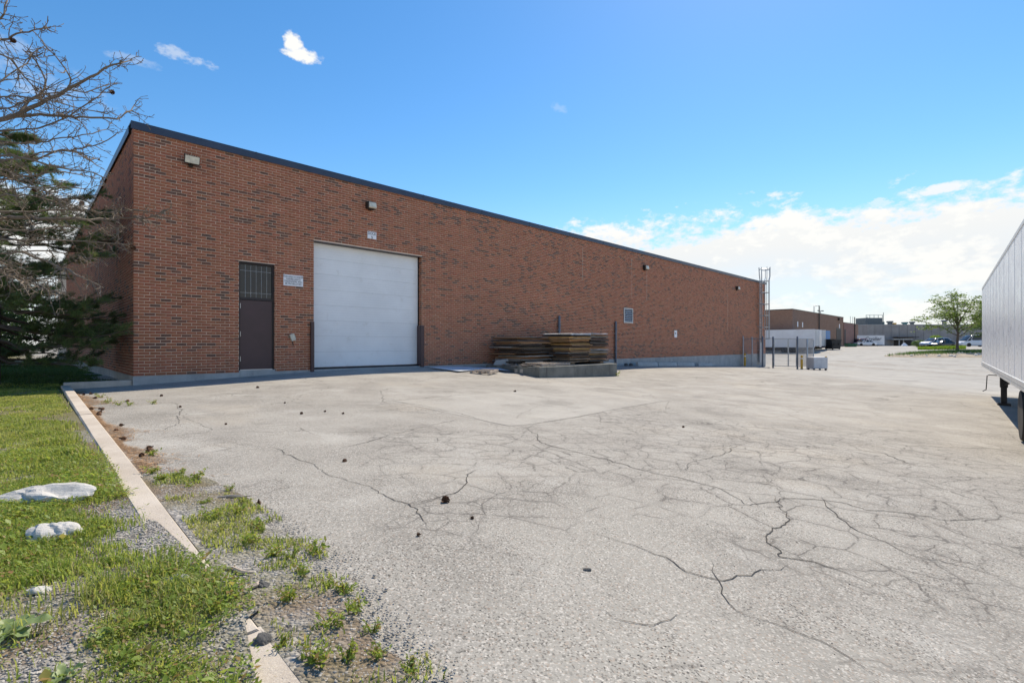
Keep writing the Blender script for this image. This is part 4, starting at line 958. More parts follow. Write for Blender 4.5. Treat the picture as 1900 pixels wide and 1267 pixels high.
trailer('semi_trailer', 'big silver semi-trailer with riveted side panels at the right edge', (og[0], og[1], zt_), math.atan2(fy_, fx_), near=True, zg=0.0, wx=2.25)
# far trailers in the next loading bay
ta = UA-math.pi/2
def far_trailer(px, d, label, skin, L=14.6):
    X = (px-950)/F*d; o_ = np.array([X, d]); z = -1.42
    p = o_+np.array([math.cos(UA), math.sin(UA)])*1.3
    return trailer('parked_trailer', label, (p[0], p[1], z), ta+math.pi, L, skin, 'box_white', 10, 1.0, 3.75, group='trailers in the next loading bay')
far_trailer(1511.5, 74, 'white trailer nearest the fence, long side showing beyond the far corner', 'box_white')
far_trailer(1524.0, 77.2, 'white trailer tucked between the long white one and the blue one', 'box_white')
far_trailer(1532.5, 80.4, 'bright blue trailer beside the white trailers', 'box_blue')

# ================================================================== NEIGHBOURING BUILDINGS
def PXD(px, d): return np.array([(px-950)/F*d, d])
# tan brick neighbour: corner at px 1471, long side parallel to the warehouse
cB = PXD(1470.5, 85.0); zB = gz(*cB)-.5; NB = thing('brick_building', 'tan brick industrial building behind the parked trailers', 'building', (cB[0], cB[1], zB), UA)
HB = 6.17-zB; LB = 37.0
b = MB(); b.box(0, LB, 0, .3, 0, HB-.15); b.box(0, .3, .301, 40, 0, HB-.15); b.box(LB-.3, LB, .301, 40, 0, HB-.15); b.build('wall', M['farbrick'], NB)
b = MB(); b.box(.3, LB-.3, .3, 40, HB-.5, HB-.4); b.build('roof', M['roofing'], NB)
b = MB(); b.box(-.05, LB+.05, -.05, .35, HB-.149, HB+.02); b.box(-.05, .35, .351, 40, HB-.149, HB+.02); b.build('coping', M['frame'], NB)
def a_on(c0, px):                                   # distance along UA from corner c0 to the pixel column
    r = (px-950)/F; return float((c0[0]-r*c0[1])/(r*U[1]-U[0]))
for px0, px1, yt in ((1552, 1560, 610),):
    x0, x1 = a_on(cB, px0), a_on(cB, px1); d = cB[1]+x0*U[1]; zt = (HOR-yt)/F*d-zB
    D2 = bpy.data.objects.new('dock_door', None); C.objects.link(D2); D2.parent = NB
    b = MB(); b.box(x0-.2, x1+.2, -.04, .02, .3, zt+.2); b.build('frame', M['frame'], D2)
    for k in range(6): b = MB(); b.box(x0, x1, -.06, -.041, .4+k*(zt-.5)/6, .4+(k+1)*(zt-.5)/6-.03); b.build('panel', M['dsteel'], D2)
for px, py in ((1555, 592), (1480, 603), (1489, 604)):
    x0 = a_on(cB, px); d = cB[1]+x0*U[1]; z0 = (HOR-py)/F*d-zB; b = MB(); b.box(x0-.25, x0+.25, -.35 if py < 600 else -.03, -.005, z0-.3, z0+.25 if py < 600 else z0+.6); b.build('wall_lamp' if py < 600 else 'number_plate', M['lampbody'] if py < 600 else M['sign'], NB)
x0 = a_on(cB, 1557.5); d = cB[1]+x0*U[1]; z0 = (HOR-605)/F*d-zB; b = MB(); b.box(x0-.35, x0+.35, -.03, -.005, z0-.45, z0+.45); b.build('number_plate', M['sign'], NB)
x0 = a_on(cB, 1518); lt = thing('roof_ladder', 'dark roof ladder on the tan brick building behind the trailers', 'ladder', (*(cB+U*x0-np.array([-NN[0], -NN[1]])*.2), zB), UA)
for s in (-.3, .3): b = MB(); b.tube([(s, 0, .5), (s, 0, HB+1.4)], .05, 6); b.build('rail', M['dsteel'], lt)
for k in range(int((HB+.8)/.35)): b = MB(); b.tube([(-.3, 0, .7+k*.35), (.3, 0, .7+k*.35)], .025, 5); b.build('rung', M['dsteel'], lt)
b = MB(); b.tube([(-.3, 0, HB+1.4), (-.3, .9, HB+1.4), (-.3, .9, HB)], .04, 6); b.tube([(.3, 0, HB+1.4), (.3, .9, HB+1.4), (.3, .9, HB)], .04, 6); b.tube([(-.3, .9, HB+1.4), (.3, .9, HB+1.4)], .04, 6); b.build('hand_loop', M['galv'], lt)
# lower pink brick building beyond it
x1 = a_on(cB, 1565.5); cC = cB+U*(x1+.02); zC = gz(*cC)-.4; HC = (HOR-598)/F*cC[1]-zC; LC = 15.0
NC = thing('brick_building', 'lower pinkish brick building beyond the tan one', 'building', (cC[0], cC[1], zC), UA)
b = MB(); b.box(.31, LC, .0, .3, 0, HC-.12); b.box(LC-.3, LC, .301, 30, 0, HC-.12); b.build('wall', M['farbrick2'], NC)
b = MB(); b.box(LC-3.2, LC+.02, -.02, -.001, 0, HC-.121); b.build('end_bay', M['farbrick'], NC)
b = MB(); b.box(.31, LC+.05, -.06, .35, HC-.119, HC+.03); b.build('coping', M['frame'], NC); b = MB(); b.box(.31, LC-.3, .3, 30, HC-.5, HC-.4); b.build('roof', M['roofing'], NC)
b = MB(); b.box(.6, 1.9, -.03, -.001, .3, (HOR-611)/F*cC[1]-zC); b.build('door', M['dsteel'], NC)
b = MB(); b.box(LC-4.4, LC-4.1, -.15, -.001, .2, HC+1.6); b.build('downpipe', M['dsteel'], NC)
for s in (0, 2.6): b = MB(); b.tube([(LC-4.25+s-2.6, .3, HC), (LC-4.25+s-2.6, .3, HC+1.7)], .05, 6); b.build('roof_rail', M['galv'], NC)
# wide grey precast building across the lot
dP = 132.0; xa, xb = PXD(1609, dP)[0], PXD(1850, dP)[0]; zP = gz(xa, dP)-.3; HP = (HOR-602.3)/F*dP-zP
GP = thing('precast_building', 'wide grey concrete-panel building across the far lot', 'building', (xa, dP, zP), 0)
b = MB(); b.box(0, xb-xa, .3, 30, 0, HP-.1); b.build('wall', M['precast'], GP)
npn = 16; pw = (xb-xa)/npn
for k in range(npn): b = MB(); b.box(k*pw+.03, (k+1)*pw-.03, .12, .299, 0, HP-.1+random.uniform(-.01, .01)); b.build('panel', M['precast'], GP, bevel=.02)
b = MB(); b.box(-.1, xb-xa+.1, .05, 30, HP-.09, HP+.06); b.build('parapet_cap', M['foundation'], GP)
def rel(px, py): return (px-950)/F*dP-xa, (HOR-py)/F*dP-zP
def rbox(n, px0, px1, py0, py1, m, y0=4, y1=8):
    x0, z1 = rel(px0, py0); x1, z0 = rel(px1, py1); b = MB(); b.box(x0, x1, y0, y1, z0, z1); return b.build(n, M[m], GP)
rbox('rooftop_unit', 1621.5, 1653.5, 588.5, 601.5, 'unit', 3, 7); rbox('rooftop_unit', 1654, 1657, 596, 601.5, 'teal', 3, 6)
for px in (1622, 1629, 1637, 1645, 1653): x, z1 = rel(px, 583); z0 = rel(px, 588.5)[1]; b = MB(); b.tube([(x, 3, z0-.1), (x, 3, z1)], .06, 5); b.build('railing_post', M['teal'], GP)
b = MB(); p, q = rel(1621.5, 583.5), rel(1653.5, 583.5); b.tube([(p[0], 3, p[1]), (q[0], 3, q[1])], .05, 5); b.build('railing', M['teal'], GP)
for px, yt in ((1649.5, 579), (1619, 587), (1611.5, 596)): x, z1 = rel(px, yt); b = MB(); b.tube([(x, 2, HP-.2), (x, 2, z1)], .07, 5); b.build('mast', M['unit'], GP)
for px0, px1, py0, m in ((1677, 1683.5, 594, 'unit'), (1684.5, 1689.5, 597.5, 'yellow'), (1706, 1712, 596, 'teal'), (1721, 1725.5, 595, 'unit'), (1783, 1788, 592, 'unit')):
    x0, z1 = rel(px0, py0); x1 = rel(px1, 0)[0]; b = MB(); b.box(x0+.15, x1-.15, 5, 6, HP-.1, z1-.4); b.box(x0, x1, 4.8, 6.2, z1-.4, z1); b.build('roof_vent', M[m], GP)
cn = bpy.data.objects.new('canopy', None); C.objects.link(cn); cn.parent = GP
x0, z1 = rel(1646, 628.5); x1, z0 = rel(1682, 630.5); b = MB(); b.box(x0, x1, -2.2, .11, z0, z1); b.build('lower_roof', M['foundation'], cn)
x0, z1 = rel(1657, 625); x1, z0 = rel(1696, 626.5); b = MB(); b.box(x0, x1, -1.6, .11, z0, z1); b.build('upper_roof', M['frame'], cn)
for px in (1660, 1668, 1690): x, zt = rel(px, 630.5); b = MB(); b.box(x-.1, x+.1, -1.6, -1.4, 0, zt); b.build('post', M['foundation'], cn)
x0, z1 = rel(1659, 631); x1, _ = rel(1692, 640); b = MB(); b.box(x0, x1, .08, .115, 0, z1); b.build('dock_opening', M['dsteel'], GP)
# distant low building with a rounded roof
dq = 330.; x0, x1 = PXD(1592, dq)[0], PXD(1613, dq)[0]; zq = gz(x0, 200)-.5; FB = thing('distant_building', 'small bluish building far off between brick and concrete buildings', 'building', (x0, dq, zq), 0)
z1 = (HOR-615)/F*dq-zq; z2 = (HOR-607)/F*dq-zq; w = x1-x0
b = MB(); b.box(0, w, 0, 20, 0, z1); b.build('wall', M['unit'], FB)
b = MB(); b.prism([(w*.2, z1)]+[(w*.2+w*1.2*(.5-.5*math.cos(t)), z1+(z2-z1)*math.sin(t)) for t in np.linspace(.3, math.pi-.05, 8)], 2, 18); b.build('curved_roof', M['unit'], FB)
b = MB(); b.box(w*.15, w*.9, -.2, -.01, z1*.5, z1*.75); b.build('window_band', M['carglass'], FB)
# floodlight pole behind the tan building
p = PXD(1522.5, 118.); LP = thing('light_pole', 'slim flood-light pole rising behind the tan brick building', 'light pole', (p[0], p[1], gz(*p)), .6)
h = (HOR-577)/F*118-gz(*p); b = MB(); b.tube([(0, 0, -.2), (0, 0, h)], [.12, .07], 8); b.build('pole', M['galv'], LP)
b = MB(); b.tube([(-1.0, 0, h), (1.0, 0, h)], .05, 6); b.build('cross_arm', M['galv'], LP)
for s in (-.9, .9): b = MB(); b.box(s-.3, s+.3, -.2, .2, h-.05, h+.14); b.build('lamp_head', M['unit'], LP)

# ================================================================== BINS AND VEHICLES
def skip_bin(name, label, px0, px1, py0, py1, d, mat, rz, dp=1.6, group=None):
    x0, x1 = PXD(px0, d)[0], PXD(px1, d)[0]; zb = (HOR-py1)/F*d; H = (HOR-py0)/F*d-zb; w = (x1-x0)/2
    t = thing(name, label, 'dumpster', ((x0+x1)/2, d+dp/2, min(zb, gz((x0+x1)/2, d+dp/2)+.02)), rz, group)
    b = MB(); b.hexa([(-w*.8, -dp/2, .1), (w*.8, -dp/2, .1), (w*.8, dp/2, .1), (-w*.8, dp/2, .1), (-w, -dp/2, H*.92), (w, -dp/2, H*.92), (w, dp/2, H), (-w, dp/2, H)]); b.build('hopper', M[mat], t, bevel=.02)
    b = MB(); b.box(-w-.04, w+.04, -dp/2-.05, -dp/2+.03, H*.88, H*.95); b.build('rim', M[mat], t)
    for s in (-1, 1):
        b = MB(); b.box(s*w*.5-.1, s*w*.5+.1, -dp/2-.1, -dp/2-.001, H*.45, H*.62); b.build('fork_pocket', M[mat], t)
        for e in (-.4, .4): b = MB(); b.lathe([(.07, -.04), (.07, .04)], 8, (s*w*.7, e*dp, .07), 'y'); b.build('caster', M['rubber'], t)
        b = MB(); x0_, x1_ = sorted((s*.02, s*w)); b.box(x0_, x1_, -dp/2, dp/2+.02, H*1.0+.002, H*1.0+.04); b.build('lid', M['black_bin'], t)
    return t
skip_bin('dumpster', 'black dumpster beside the blue trailer', 1541, 1561, 628, 647, 78, 'black_bin', .15)
skip_bin('dumpster', 'small green dumpster in front of the red minivan', 1573.5, 1591, 637, 645.5, 99, 'green_bin', -.05, 1.2)
def loft(secs):
    """secs: list of closed rings with equal vertex count"""
    b = MB(); n = len(secs[0]); b.v = [p for s in secs for p in s]
    b.f = [(i*n+k, i*n+(k+1) % n, (i+1)*n+(k+1) % n, (i+1)*n+k) for i in range(len(secs)-1) for k in range(n)]+[tuple(range(n-1, -1, -1)), tuple((len(secs)-1)*n+k for k in range(n))]
    return b
def car(name, label, cat, loc, rz, L, Wd, H, paint, hood, belt, prof, wr=.33, group=None, sc=None):
    """prof: roofline [(x fraction, z)] from front to rear; x runs from nose (0) to tail (L)"""
    t = thing(name, label, cat, loc, rz, group); hw = Wd/2; wxs = (L*.19, L*.80)
    secs = []
    for f, zt, wi in ((0, hood*.62, .80), (.03, hood*.80, .92), (.12, hood*.96, .98), (.24, hood*1.05, 1), (.34, belt, 1), (.6, belt*1.02, 1), (.85, belt*1.03, 1), (.96, belt*.98, .96), (1, belt*.82, .86)):
        x = f*L; w = hw*wi; zb = .24 if .05 < f < .95 else .34
        secs.append([(x, -w*.96, zb), (x, -w, zb+.2), (x, -w, zt*.72), (x, -w*.90, zt), (x, w*.90, zt), (x, w, zt*.72), (x, w, zb+.2), (x, w*.96, zb)])
    loft(secs).build('body', M[paint], t, smooth=True)
    rg = []
    for f, z in prof:
        x = f*L; k = 1-(.18*(z-belt)/max(H-belt, .1)); w = hw*.90*k; rg.append([(x, -hw*.9, belt-.06), (x, -w-.0, z-.05), (x, -w*.86, z), (x, w*.86, z), (x, w, z-.05), (x, hw*.9, belt-.06)])
    loft(rg).build('glasshouse', M['carglass'], t, smooth=True)
    top = [(f, z) for f, z in prof if z > H*.93]
    rr = []
    for f, z in top: x = f*L; w = hw*.90*.83; rr.append([(x, -w, z-.05), (x, -w*.9, z+.022), (x, w*.9, z+.022), (x, w, z-.05)])
    loft(rr).build('roof_panel', M[paint], t, smooth=True)
    for f0, f1 in ((prof[0], prof[1] if len(prof) < 6 else prof[1]), (top[0], (top[0][0]-.06, belt))):
        for s in (-1, 1): b = MB(); b.tube([(f0[0]*L, s*hw*.9, f0[1]), (f1[0]*L, s*hw*.80, f1[1])], .045, 5); b.build('pillar', M[paint], t)
    mid = (top[0][0]+top[-1][0])/2*L+.1
    for s in (-1, 1):
        b = MB(); b.tube([(mid, s*hw*.91, belt-.05), (mid, s*hw*.765, H-.06)], .05, 5); b.build('pillar', M[paint], t)
        b = MB(); b.tube([(prof[-1][0]*L, s*hw*.88, belt), (top[-1][0]*L, s*hw*.76, top[-1][1]-.03)], .07, 5); b.build('pillar', M[paint], t)
        b = MB(); b.box(.02, .16, s*hw*.62-.16, s*hw*.62+.16, hood*.66, hood*.80); b.build('headlight', M['head'], t)
        b = MB(); b.box(L-.12, L+.01, s*hw*.66-.14, s*hw*.66+.14, belt*.66, belt*.84); b.build('tail_light', M['tail'], t)
        b = MB(); b.box(top[0][0]*L-.55, top[0][0]*L-.35, min(s*hw, s*(hw+.16)), max(s*hw, s*(hw+.16)), belt, belt+.15); b.build('mirror', M[paint], t)
        for x in wxs:
            b = MB(); b.lathe([(wr+.05, s*(hw-.12)), (wr+.05, s*(hw+.004))], 16, (x, 0, wr), 'y'); b.build('wheel_arch', M['black'], t)
            wheel(t, x, s*(hw-.10), wr, .23, s, 16, 'galv')
    return t
SED = [(.27, .95), (.40, 1.33), (.48, 1.44), (.60, 1.45), (.70, 1.40), (.88, 1.0)]
SUV = [(.25, 1.05), (.36, 1.52), (.44, 1.66), (.70, 1.68), (.88, 1.60), (.975, 1.1)]
VAN = [(.13, 1.15), (.27, 2.0), (.33, 2.28), (.6, 2.34), (.9, 2.32), (.985, 1.2)]
def at_px(px, d): x = (px-950)/F*d; return x, d, gz(x, d)
p = at_px(1585.5, 115.6); car('parked_car', 'white sedan parked in front of the red minivan', 'car', p, R(4), 4.9, 1.85, 1.45, 'white_van', .86, .95, SED)
p = at_px(1581.5, 118.4); car('minivan', 'red minivan half hidden behind the white sedan', 'van', p, R(3), 3.5, 1.95, 1.75, 'red', .98, 1.08, [(.14, 1.1), (.30, 1.6), (.38, 1.73), (.7, 1.76), (.92, 1.68), (.985, 1.1)])
p = at_px(1712.5, 86); car('suv', 'silver SUV behind the low hedge under the bright shrub', 'car', p, R(6), 4.75, 1.9, 1.68, 'silver', 1.0, 1.1, SUV)
p = at_px(1728, 83.3); car('parked_car', 'black car just in front of the silver SUV', 'car', p, R(6), 3.9, 1.75, 1.3, 'black', .78, .86, [(.27, .86), (.40, 1.18), (.48, 1.29), (.62, 1.3), (.75, 1.24), (.92, .95)])
p = at_px(1779, 98); car('cargo_van', 'white cargo van half hidden behind the silver semi-trailer', 'van', p, R(-4), 5.9, 2.05, 2.34, 'white_van', 1.15, 1.25, VAN, .36)
# van's blind cargo side
# box truck body with script lettering
dT = 121.; xr = PXD(1641, dT)[0]; zt_ = gz(xr, dT)-.1
CT_ = trailer('box_trailer', 'white box trailer with dark script lettering on its side', (xr, dT+1.3, zt_), math.pi, 9.5, 'box_white', 'box_white', 6, .35, 2.72, wx=1.2, legs=False)
text('Cavalier', 1.2, M['ink'], CT_, (2.85, 1.32, 1.86), (R(90), 0, R(180)), shear=.3, bold=.012, sx=1.0)
x, y, z = at_px(1678, 124); t = thing('salt_heap_cover', 'small white tent-shaped cover by the grey building', 'cover', (x, y, z), 0)
b = MB(); b.hexa([(-.65, -.5, 0), (.65, -.5, 0), (.65, .5, 0), (-.65, .5, 0), (-.25, -.1, .75), (.25, -.1, .75), (.25, .1, .75), (-.25, .1, .75)]); b.build('cover', M['sign'], t, bevel=.08)
b = MB(); b.box(-.75, .75, -.55, .55, 0, .06); b.build('base_board', M['stop'], t)

# ================================================================== VEGETATION
def unit(v): return v/(np.linalg.norm(v, axis=-1, keepdims=True)+1e-9)
def rand_dirs(n): return unit(rng.normal(size=(n, 3)))
def leaf_cloud(cen, size, asp=.5, flat=0.0):
    """one folded leaf (two triangles) per centre"""
    n = len(cen); a = rand_dirs(n); a[:, 2] *= (1-flat); a = unit(a); b = unit(np.cross(a, rand_dirs(n)+np.array([0, 0, 1.2*flat]))); s = np.asarray(size)[:, None]
    nrm = np.cross(a, b)
    V = np.stack([cen-a*s*.5, cen+b*s*asp*.5+nrm*s*.08, cen+a*s*.5, cen-b*s*asp*.5+nrm*s*.08], 1).reshape(-1, 3)
    i = np.arange(n)[:, None]*4; return V, np.concatenate([i+np.array([[0, 1, 2]]), i+np.array([[0, 2, 3]])], 0)
def limb_path(p0, p1, seg=6, wob=.06, sag=0.0):
    p0, p1 = np.array(p0, float), np.array(p1, float); L = np.linalg.norm(p1-p0); t = np.linspace(0, 1, seg+1)[:, None]
    q = p0+(p1-p0)*t; q[1:-1] += rng.normal(0, wob*L/3, (seg-1, 3)); q[:, 2] += sag*L*(4*t[:, 0]*(1-t[:, 0])); return q
# ---- honey locust on the island, and the denser tree beside it
def small_tree(name, label, base, H, fork, spread, mat, nclump, leaf, per, seed, bark_='bark', dens=1.0):
    global rng; rng = np.random.default_rng(seed)
    t = thing(name, label, 'tree', base, 0); tb = MB(); lean = .12
    tb.tube([(0, 0, -.2), (.02, 0, fork*.5), (lean, 0, fork)], [.17, .13, .11], 8); tips = []
    nl = 13
    for k in range(nl):
        az = k*2.4+rng.uniform(-.3, .3); f = k/(nl-1); r = spread*(1.0-.62*f)*rng.uniform(.85, 1.05); zt = fork+(H-fork)*(.30+.66*f)*rng.uniform(.95, 1.05)
        st = fork*.8+.38*f*(H-fork); e = (r*math.cos(az), r*math.sin(az), zt); q = limb_path((lean*(1-f), 0, st), e, 6, .07, .05); tb.tube(q, list(np.linspace(.06, .012, 7)), 5)
        for s in range(6):
            i = rng.integers(2, 7); p = q[i]; e2 = p+np.array([rng.normal(0, 1), rng.normal(0, 1), rng.uniform(-.35, .5)])*spread*.22; q2 = limb_path(p, e2, 4, .1); tb.tube(q2, list(np.linspace(.02, .007, 5)), 4); tips += [q2[2], q2[3], q2[4]]
        tips += [q[3], q[4], q[5], q[6]]
    tb.tube([(lean, 0, fork), (lean*.5, .05, H*.6), (.1, 0, H*.93)], [.1, .06, .015], 6); tips += [np.array([.1, 0, H*f])+rng.normal(0, .15, 3) for f in (.7, .78, .84, .88, .92, .95)]
    tb.build('trunk', M[bark_], t, smooth=True)
    tips = np.array(tips); c = tips[rng.integers(0, len(tips), nclump)]+rng.normal(0, 1, (nclump, 3))*np.array([.34, .34, .17])
    cen = (c[:, None]+rng.normal(0, 1, (nclump, per, 3))*np.array([.17, .17, .05])).reshape(-1, 3)
    V, Fc = leaf_cloud(cen, rng.uniform(.6, 1.3, len(cen))*leaf, .45, .6); o = link('crown', np_mesh('crown', V, Fc, M[mat]), t); return t
ix, iy = at_px(1795, 56.0)[:2]
def isl_z(X, Y):
    rr = np.hypot((X-ix)/8.6, (Y-iy)/6.2); return gzn(X, Y)+.02+.24*np.clip(1-rr**2, 0, 1)*(.7+.6*vnoise(X, Y, 1.2))
x, y, z = at_px(1776, 60); small_tree('locust_tree', 'open airy locust tree standing on the rubble island', (x, y, float(isl_z(np.array([x]), np.array([y]))[0])-.02), 7.1, 2.3, 4.1, 'locust', 1150, .21, 8, 21)
x, y, z = at_px(1834, 72); small_tree('leafy_tree', 'denser green tree half hidden behind the silver semi-trailer', (x, y, z), 6.4, 1.3, 2.9, 'darkleaf', 700, .24, 9, 5)
# ---- island mound with rubble and grass
def island():
    n, m = 40, 14; th = np.linspace(0, 2*np.pi, n); rr = np.linspace(0, 1, m); X = ix+np.outer(rr, np.cos(th))*8.6; Y = iy+np.outer(rr, np.sin(th))*6.2
    Z = isl_z(X, Y); Z[-1] = gzn(X[-1], Y[-1])-.03
    grid_mesh('planting_island', X, Y, Z, M['dirt'])
island()
def tufts(name, cen, h, w, mat, label, parent=None, lean=.5, seed=0):
    r = np.random.default_rng(seed); n = len(cen); az = r.uniform(0, 2*np.pi, n); d = np.stack([np.cos(az), np.sin(az), np.zeros(n)], -1); s = np.stack([-d[:, 1], d[:, 0], d[:, 2]], -1)
    h = np.asarray(h)[:, None]; w = np.asarray(w)[:, None]; bend = (r.uniform(.1, 1, n)*lean)[:, None]; up = np.array([0, 0, 1.])
    m1 = cen+up*h*.55+d*h*bend*.3; tip = cen+up*h*(1-.35*bend)+d*h*bend*1.0
    V = np.stack([cen-s*w*.5, cen+s*w*.5, m1+s*w*.42, m1-s*w*.42, tip], 1).reshape(-1, 3); i = np.arange(n)[:, None]*5
    Fc = np.concatenate([i+np.array([[0, 1, 2]]), i+np.array([[0, 2, 3]]), i+np.array([[3, 2, 4]])], 0)
    o = link(name, np_mesh(name, V, Fc, M[mat]), parent)
    if label: tag(o, label, kind='stuff')
    return o
r2 = np.random.default_rng(3); N = 5000
ax, ay = ix+r2.normal(0, 3.0, N), iy+1.6+r2.normal(0, 1.4, N); kk_ = np.hypot((ax-ix)/8.2, (ay-iy)/5.9) < 1; ax, ay = ax[kk_], ay[kk_]; N = len(ax); az_ = isl_z(ax, ay)-.02
tufts('island_grass', np.stack([ax, ay, az_], -1), r2.uniform(.15, .4, N), np.full(N, .035), 'lawn', 'rough grass on the rubble island under the locust tree', seed=4)
def stone(n_sub, rad, flat, seed, rough=.25):
    bm = bmesh.new(); bmesh.ops.create_icosphere(bm, subdivisions=n_sub, radius=1); r = np.random.default_rng(seed); ofs = r.random(3)*50
    for v in bm.verts:
        p = np.array(v.co)*1.3+ofs; k = 1+rough*2*(vnoise(np.array([p[0]+p[2]]), np.array([p[1]-p[2]*.7]), 1.0, 3)[0]-.5)
        k *= 1+rough*.30*(vnoise(np.array([p[0]*4+p[1]]), np.array([p[2]*4-p[1]*2]), 1.0, 3)[0]-.5)
        v.co = Vector((v.co.x*k*rad[0], v.co.y*k*rad[1], max(v.co.z*k, -.55)*rad[2]*flat))
    me = bpy.data.meshes.new('stone'); bm.to_mesh(me); bm.free(); return me
rm = [stone(1, (.22, .15, .12), 1, 60+k, .4) for k in range(4)]
for me in rm: me.materials.append(M['rock'])
for k in range(26):
    px, d = random.uniform(1728, 1818), 0; x = ix+random.uniform(-7, 5); y = iy-random.uniform(1.2, 5.2)*math.sqrt(max(.1, 1-((x-ix)/8.6)**2)); o = link('rubble_stone', rm[k % 4]); o.location = (x, y, float(isl_z(np.array([x]), np.array([y]))[0])+.03); o.rotation_euler = (0, 0, random.uniform(0, 6)); s = random.uniform(.5, 1.3); o.scale = (s, s, s)
    tag(o, 'pale rubble stone on the front edge of the tree island', 'stone', 'rubble on the tree island')
# ---- hedge strip, shrubs beyond
N = 6000; px = r2.uniform(1703, 1792, N); dd = r2.uniform(74, 79, N); hx = (px-950)/F*dd; hz = gzn(hx, dd)
tufts('hedge_grass', np.stack([hx, dd, hz], -1), r2.uniform(.25, .62, N)*(.7+.5*vnoise(hx, dd, .6)), np.full(N, .06), 'bush', 'low strip of long green grass in front of the parked cars', seed=8)
def shrub(label, px, d, w, h, mat, n, leaf, cat='shrub', name='shrub', base=None):
    x, y, z = base or at_px(px, d); t = thing(name, label, cat, (x, y, z), 0); b = MB()
    for k in range(6): a = k*1.05; b.tube([(0, 0, -.1), (.25*w*math.cos(a), .25*w*math.sin(a), h*.4), (.4*w*math.cos(a), .4*w*math.sin(a), h*.75)], [.04, .03, .01], 5)
    b.build('stem', M['bark'], t)
    q = rand_dirs(n)*rng.uniform(.55, 1, (n, 1))**.5*np.array([w*.5, w*.5, h*.5]); q *= (.8+.45*vnoise(q[:, 0]*3+px, q[:, 2]*3+q[:, 1], 1.4)[:, None]); q[:, 2] += h*.5
    V, Fc = leaf_cloud(q, rng.uniform(.7, 1.3, n)*leaf, .55); link('foliage', np_mesh('foliage', V, Fc, M[mat]), t); return t
shrub('round bright yellow-green shrub behind the silver SUV', 1736, 90, 2.2, 2.1, 'bush', 2200, .17); shrub('lower spreading shrub left of the silver SUV', 1708, 88, 2.6, 1.25, 'darkleaf', 1800, .15)
shrub('bright low shrub between the round shrub and the SUV bonnet', 1722, 89, 1.6, 1.2, 'bush', 1000, .15)
# ---- trees and shrubs far left behind the pine
shrub('dense green bush behind the pine at the left edge', 0, 0, 5.0, 4.0, 'darkleaf', 6000, .16, base=(-28, 25.5, gz(-28, 25.5)-.1))
shrub('tall green hedge tree far down the side wall', 0, 0, 8.0, 7.5, 'darkleaf', 7000, .26, 'tree', 'broadleaf_tree', base=(-49, 45, gz(-49, 45)-.1))
shrub('leafy bush at the far left beside the pine trunk', 0, 0, 3.2, 2.4, 'bush', 3500, .12, base=(-20.8, 17.5, -1.1))

# ---- the pine
def pine():
    global rng; rng = np.random.default_rng(77)
    bx, by = -13.0, 12.3; bz = float(vz(np.array([bx]), np.array([by]))[0]); t = thing('pine_tree', 'dark green pine tree by the side wall of the warehouse', 'tree', (bx, by, bz-.02), 0)
    b = MB(); H = 6.7; b.tube([(0, 0, -.2), (.03, .02, 2), (-.04, .03, 4.5), (0, 0, H)], [.19, .16, .11, .02], 10); b.build('trunk', M['bark'], t, smooth=True)
    br = MB(); cen, dr, ln = [], [], []
    z = .85
    while z < H-.3:
        nb = 6
        for k in range(nb):
            az = rng.uniform(0, 2*np.pi); L = np.interp(z, [0, 1.5, 3.6, 5.2, 6.7], [2.4, 3.2, 3.3, 2.3, .4])*rng.uniform(.72, 1.08)
            if 2.9 < z < 3.5 and rng.random() < .55: continue
            d = np.array([math.cos(az), math.sin(az), 0]); p1 = d*L+np.array([0, 0, z+rng.uniform(-.1, .35)*L*.5-.1*L*(z < 2.5)]); q = limb_path((0, 0, z), p1, 6, .05, -.07)
            br.tube(q, list(np.linspace(.035, .008, 7)), 5)
            for s in range(20):
                f = rng.uniform(.25, 1.0)*6; i = min(int(f), 5); p = q[i]+(q[i+1]-q[i])*(f-i); sl = L*rng.uniform(.10, .30)*(1.25-f/6*.7)
                dv = unit((d*.9+np.array([-d[1], d[0], 0])*rng.choice([-1, 1])*rng.uniform(.4, 1.1)+np.array([0, 0, rng.uniform(-.25, .85)]))[None])[0]
                e = p+dv*sl; br.tube([p, p+dv*sl*.5, e], [.009, .007, .004], 4)
                for g in np.arange(.25, 1.01, .19): cen.append(p+dv*sl*g); dr.append(dv); ln.append(rng.uniform(.10, .15))
        z += rng.uniform(.26, .38)
    br.build('branches', M['bark'], t)
    cen, dr, ln = np.array(cen), np.array(dr), np.array(ln); K = 28; n = len(cen)
    ax = unit(dr[:, None]*rng.uniform(.25, 1.2, (n, K, 1))+rng.normal(0, .62, (n, K, 3))+np.array([0, 0, .12])); L = ln[:, None, None]*rng.uniform(.75, 1.2, (n, K, 1))
    p0 = cen[:, None]+rng.normal(0, .018, (n, K, 3)); p1 = p0+ax*L; s = unit(np.cross(ax, rng.normal(size=(n, K, 3))))*.0046
    V = np.stack([p0-s, p0+s, p1], 2).reshape(-1, 3); Fc = np.arange(len(V)).reshape(-1, 3)
    link('needles', np_mesh('needles', V, Fc, M['needle']), t)
pine()
pn_ = [o for o in C.objects if o.name.startswith('pine_tree')][0]; p2 = copy_tree(pn_); p2.location = (-18.2, 15.6, float(vz(np.array([-18.2]), np.array([15.6]))[0])-.02); p2.rotation_euler = (0, 0, 2.1); p2.scale = (.95, .95, .95); p2['label'] = 'second dark pine standing behind the first at the left edge'

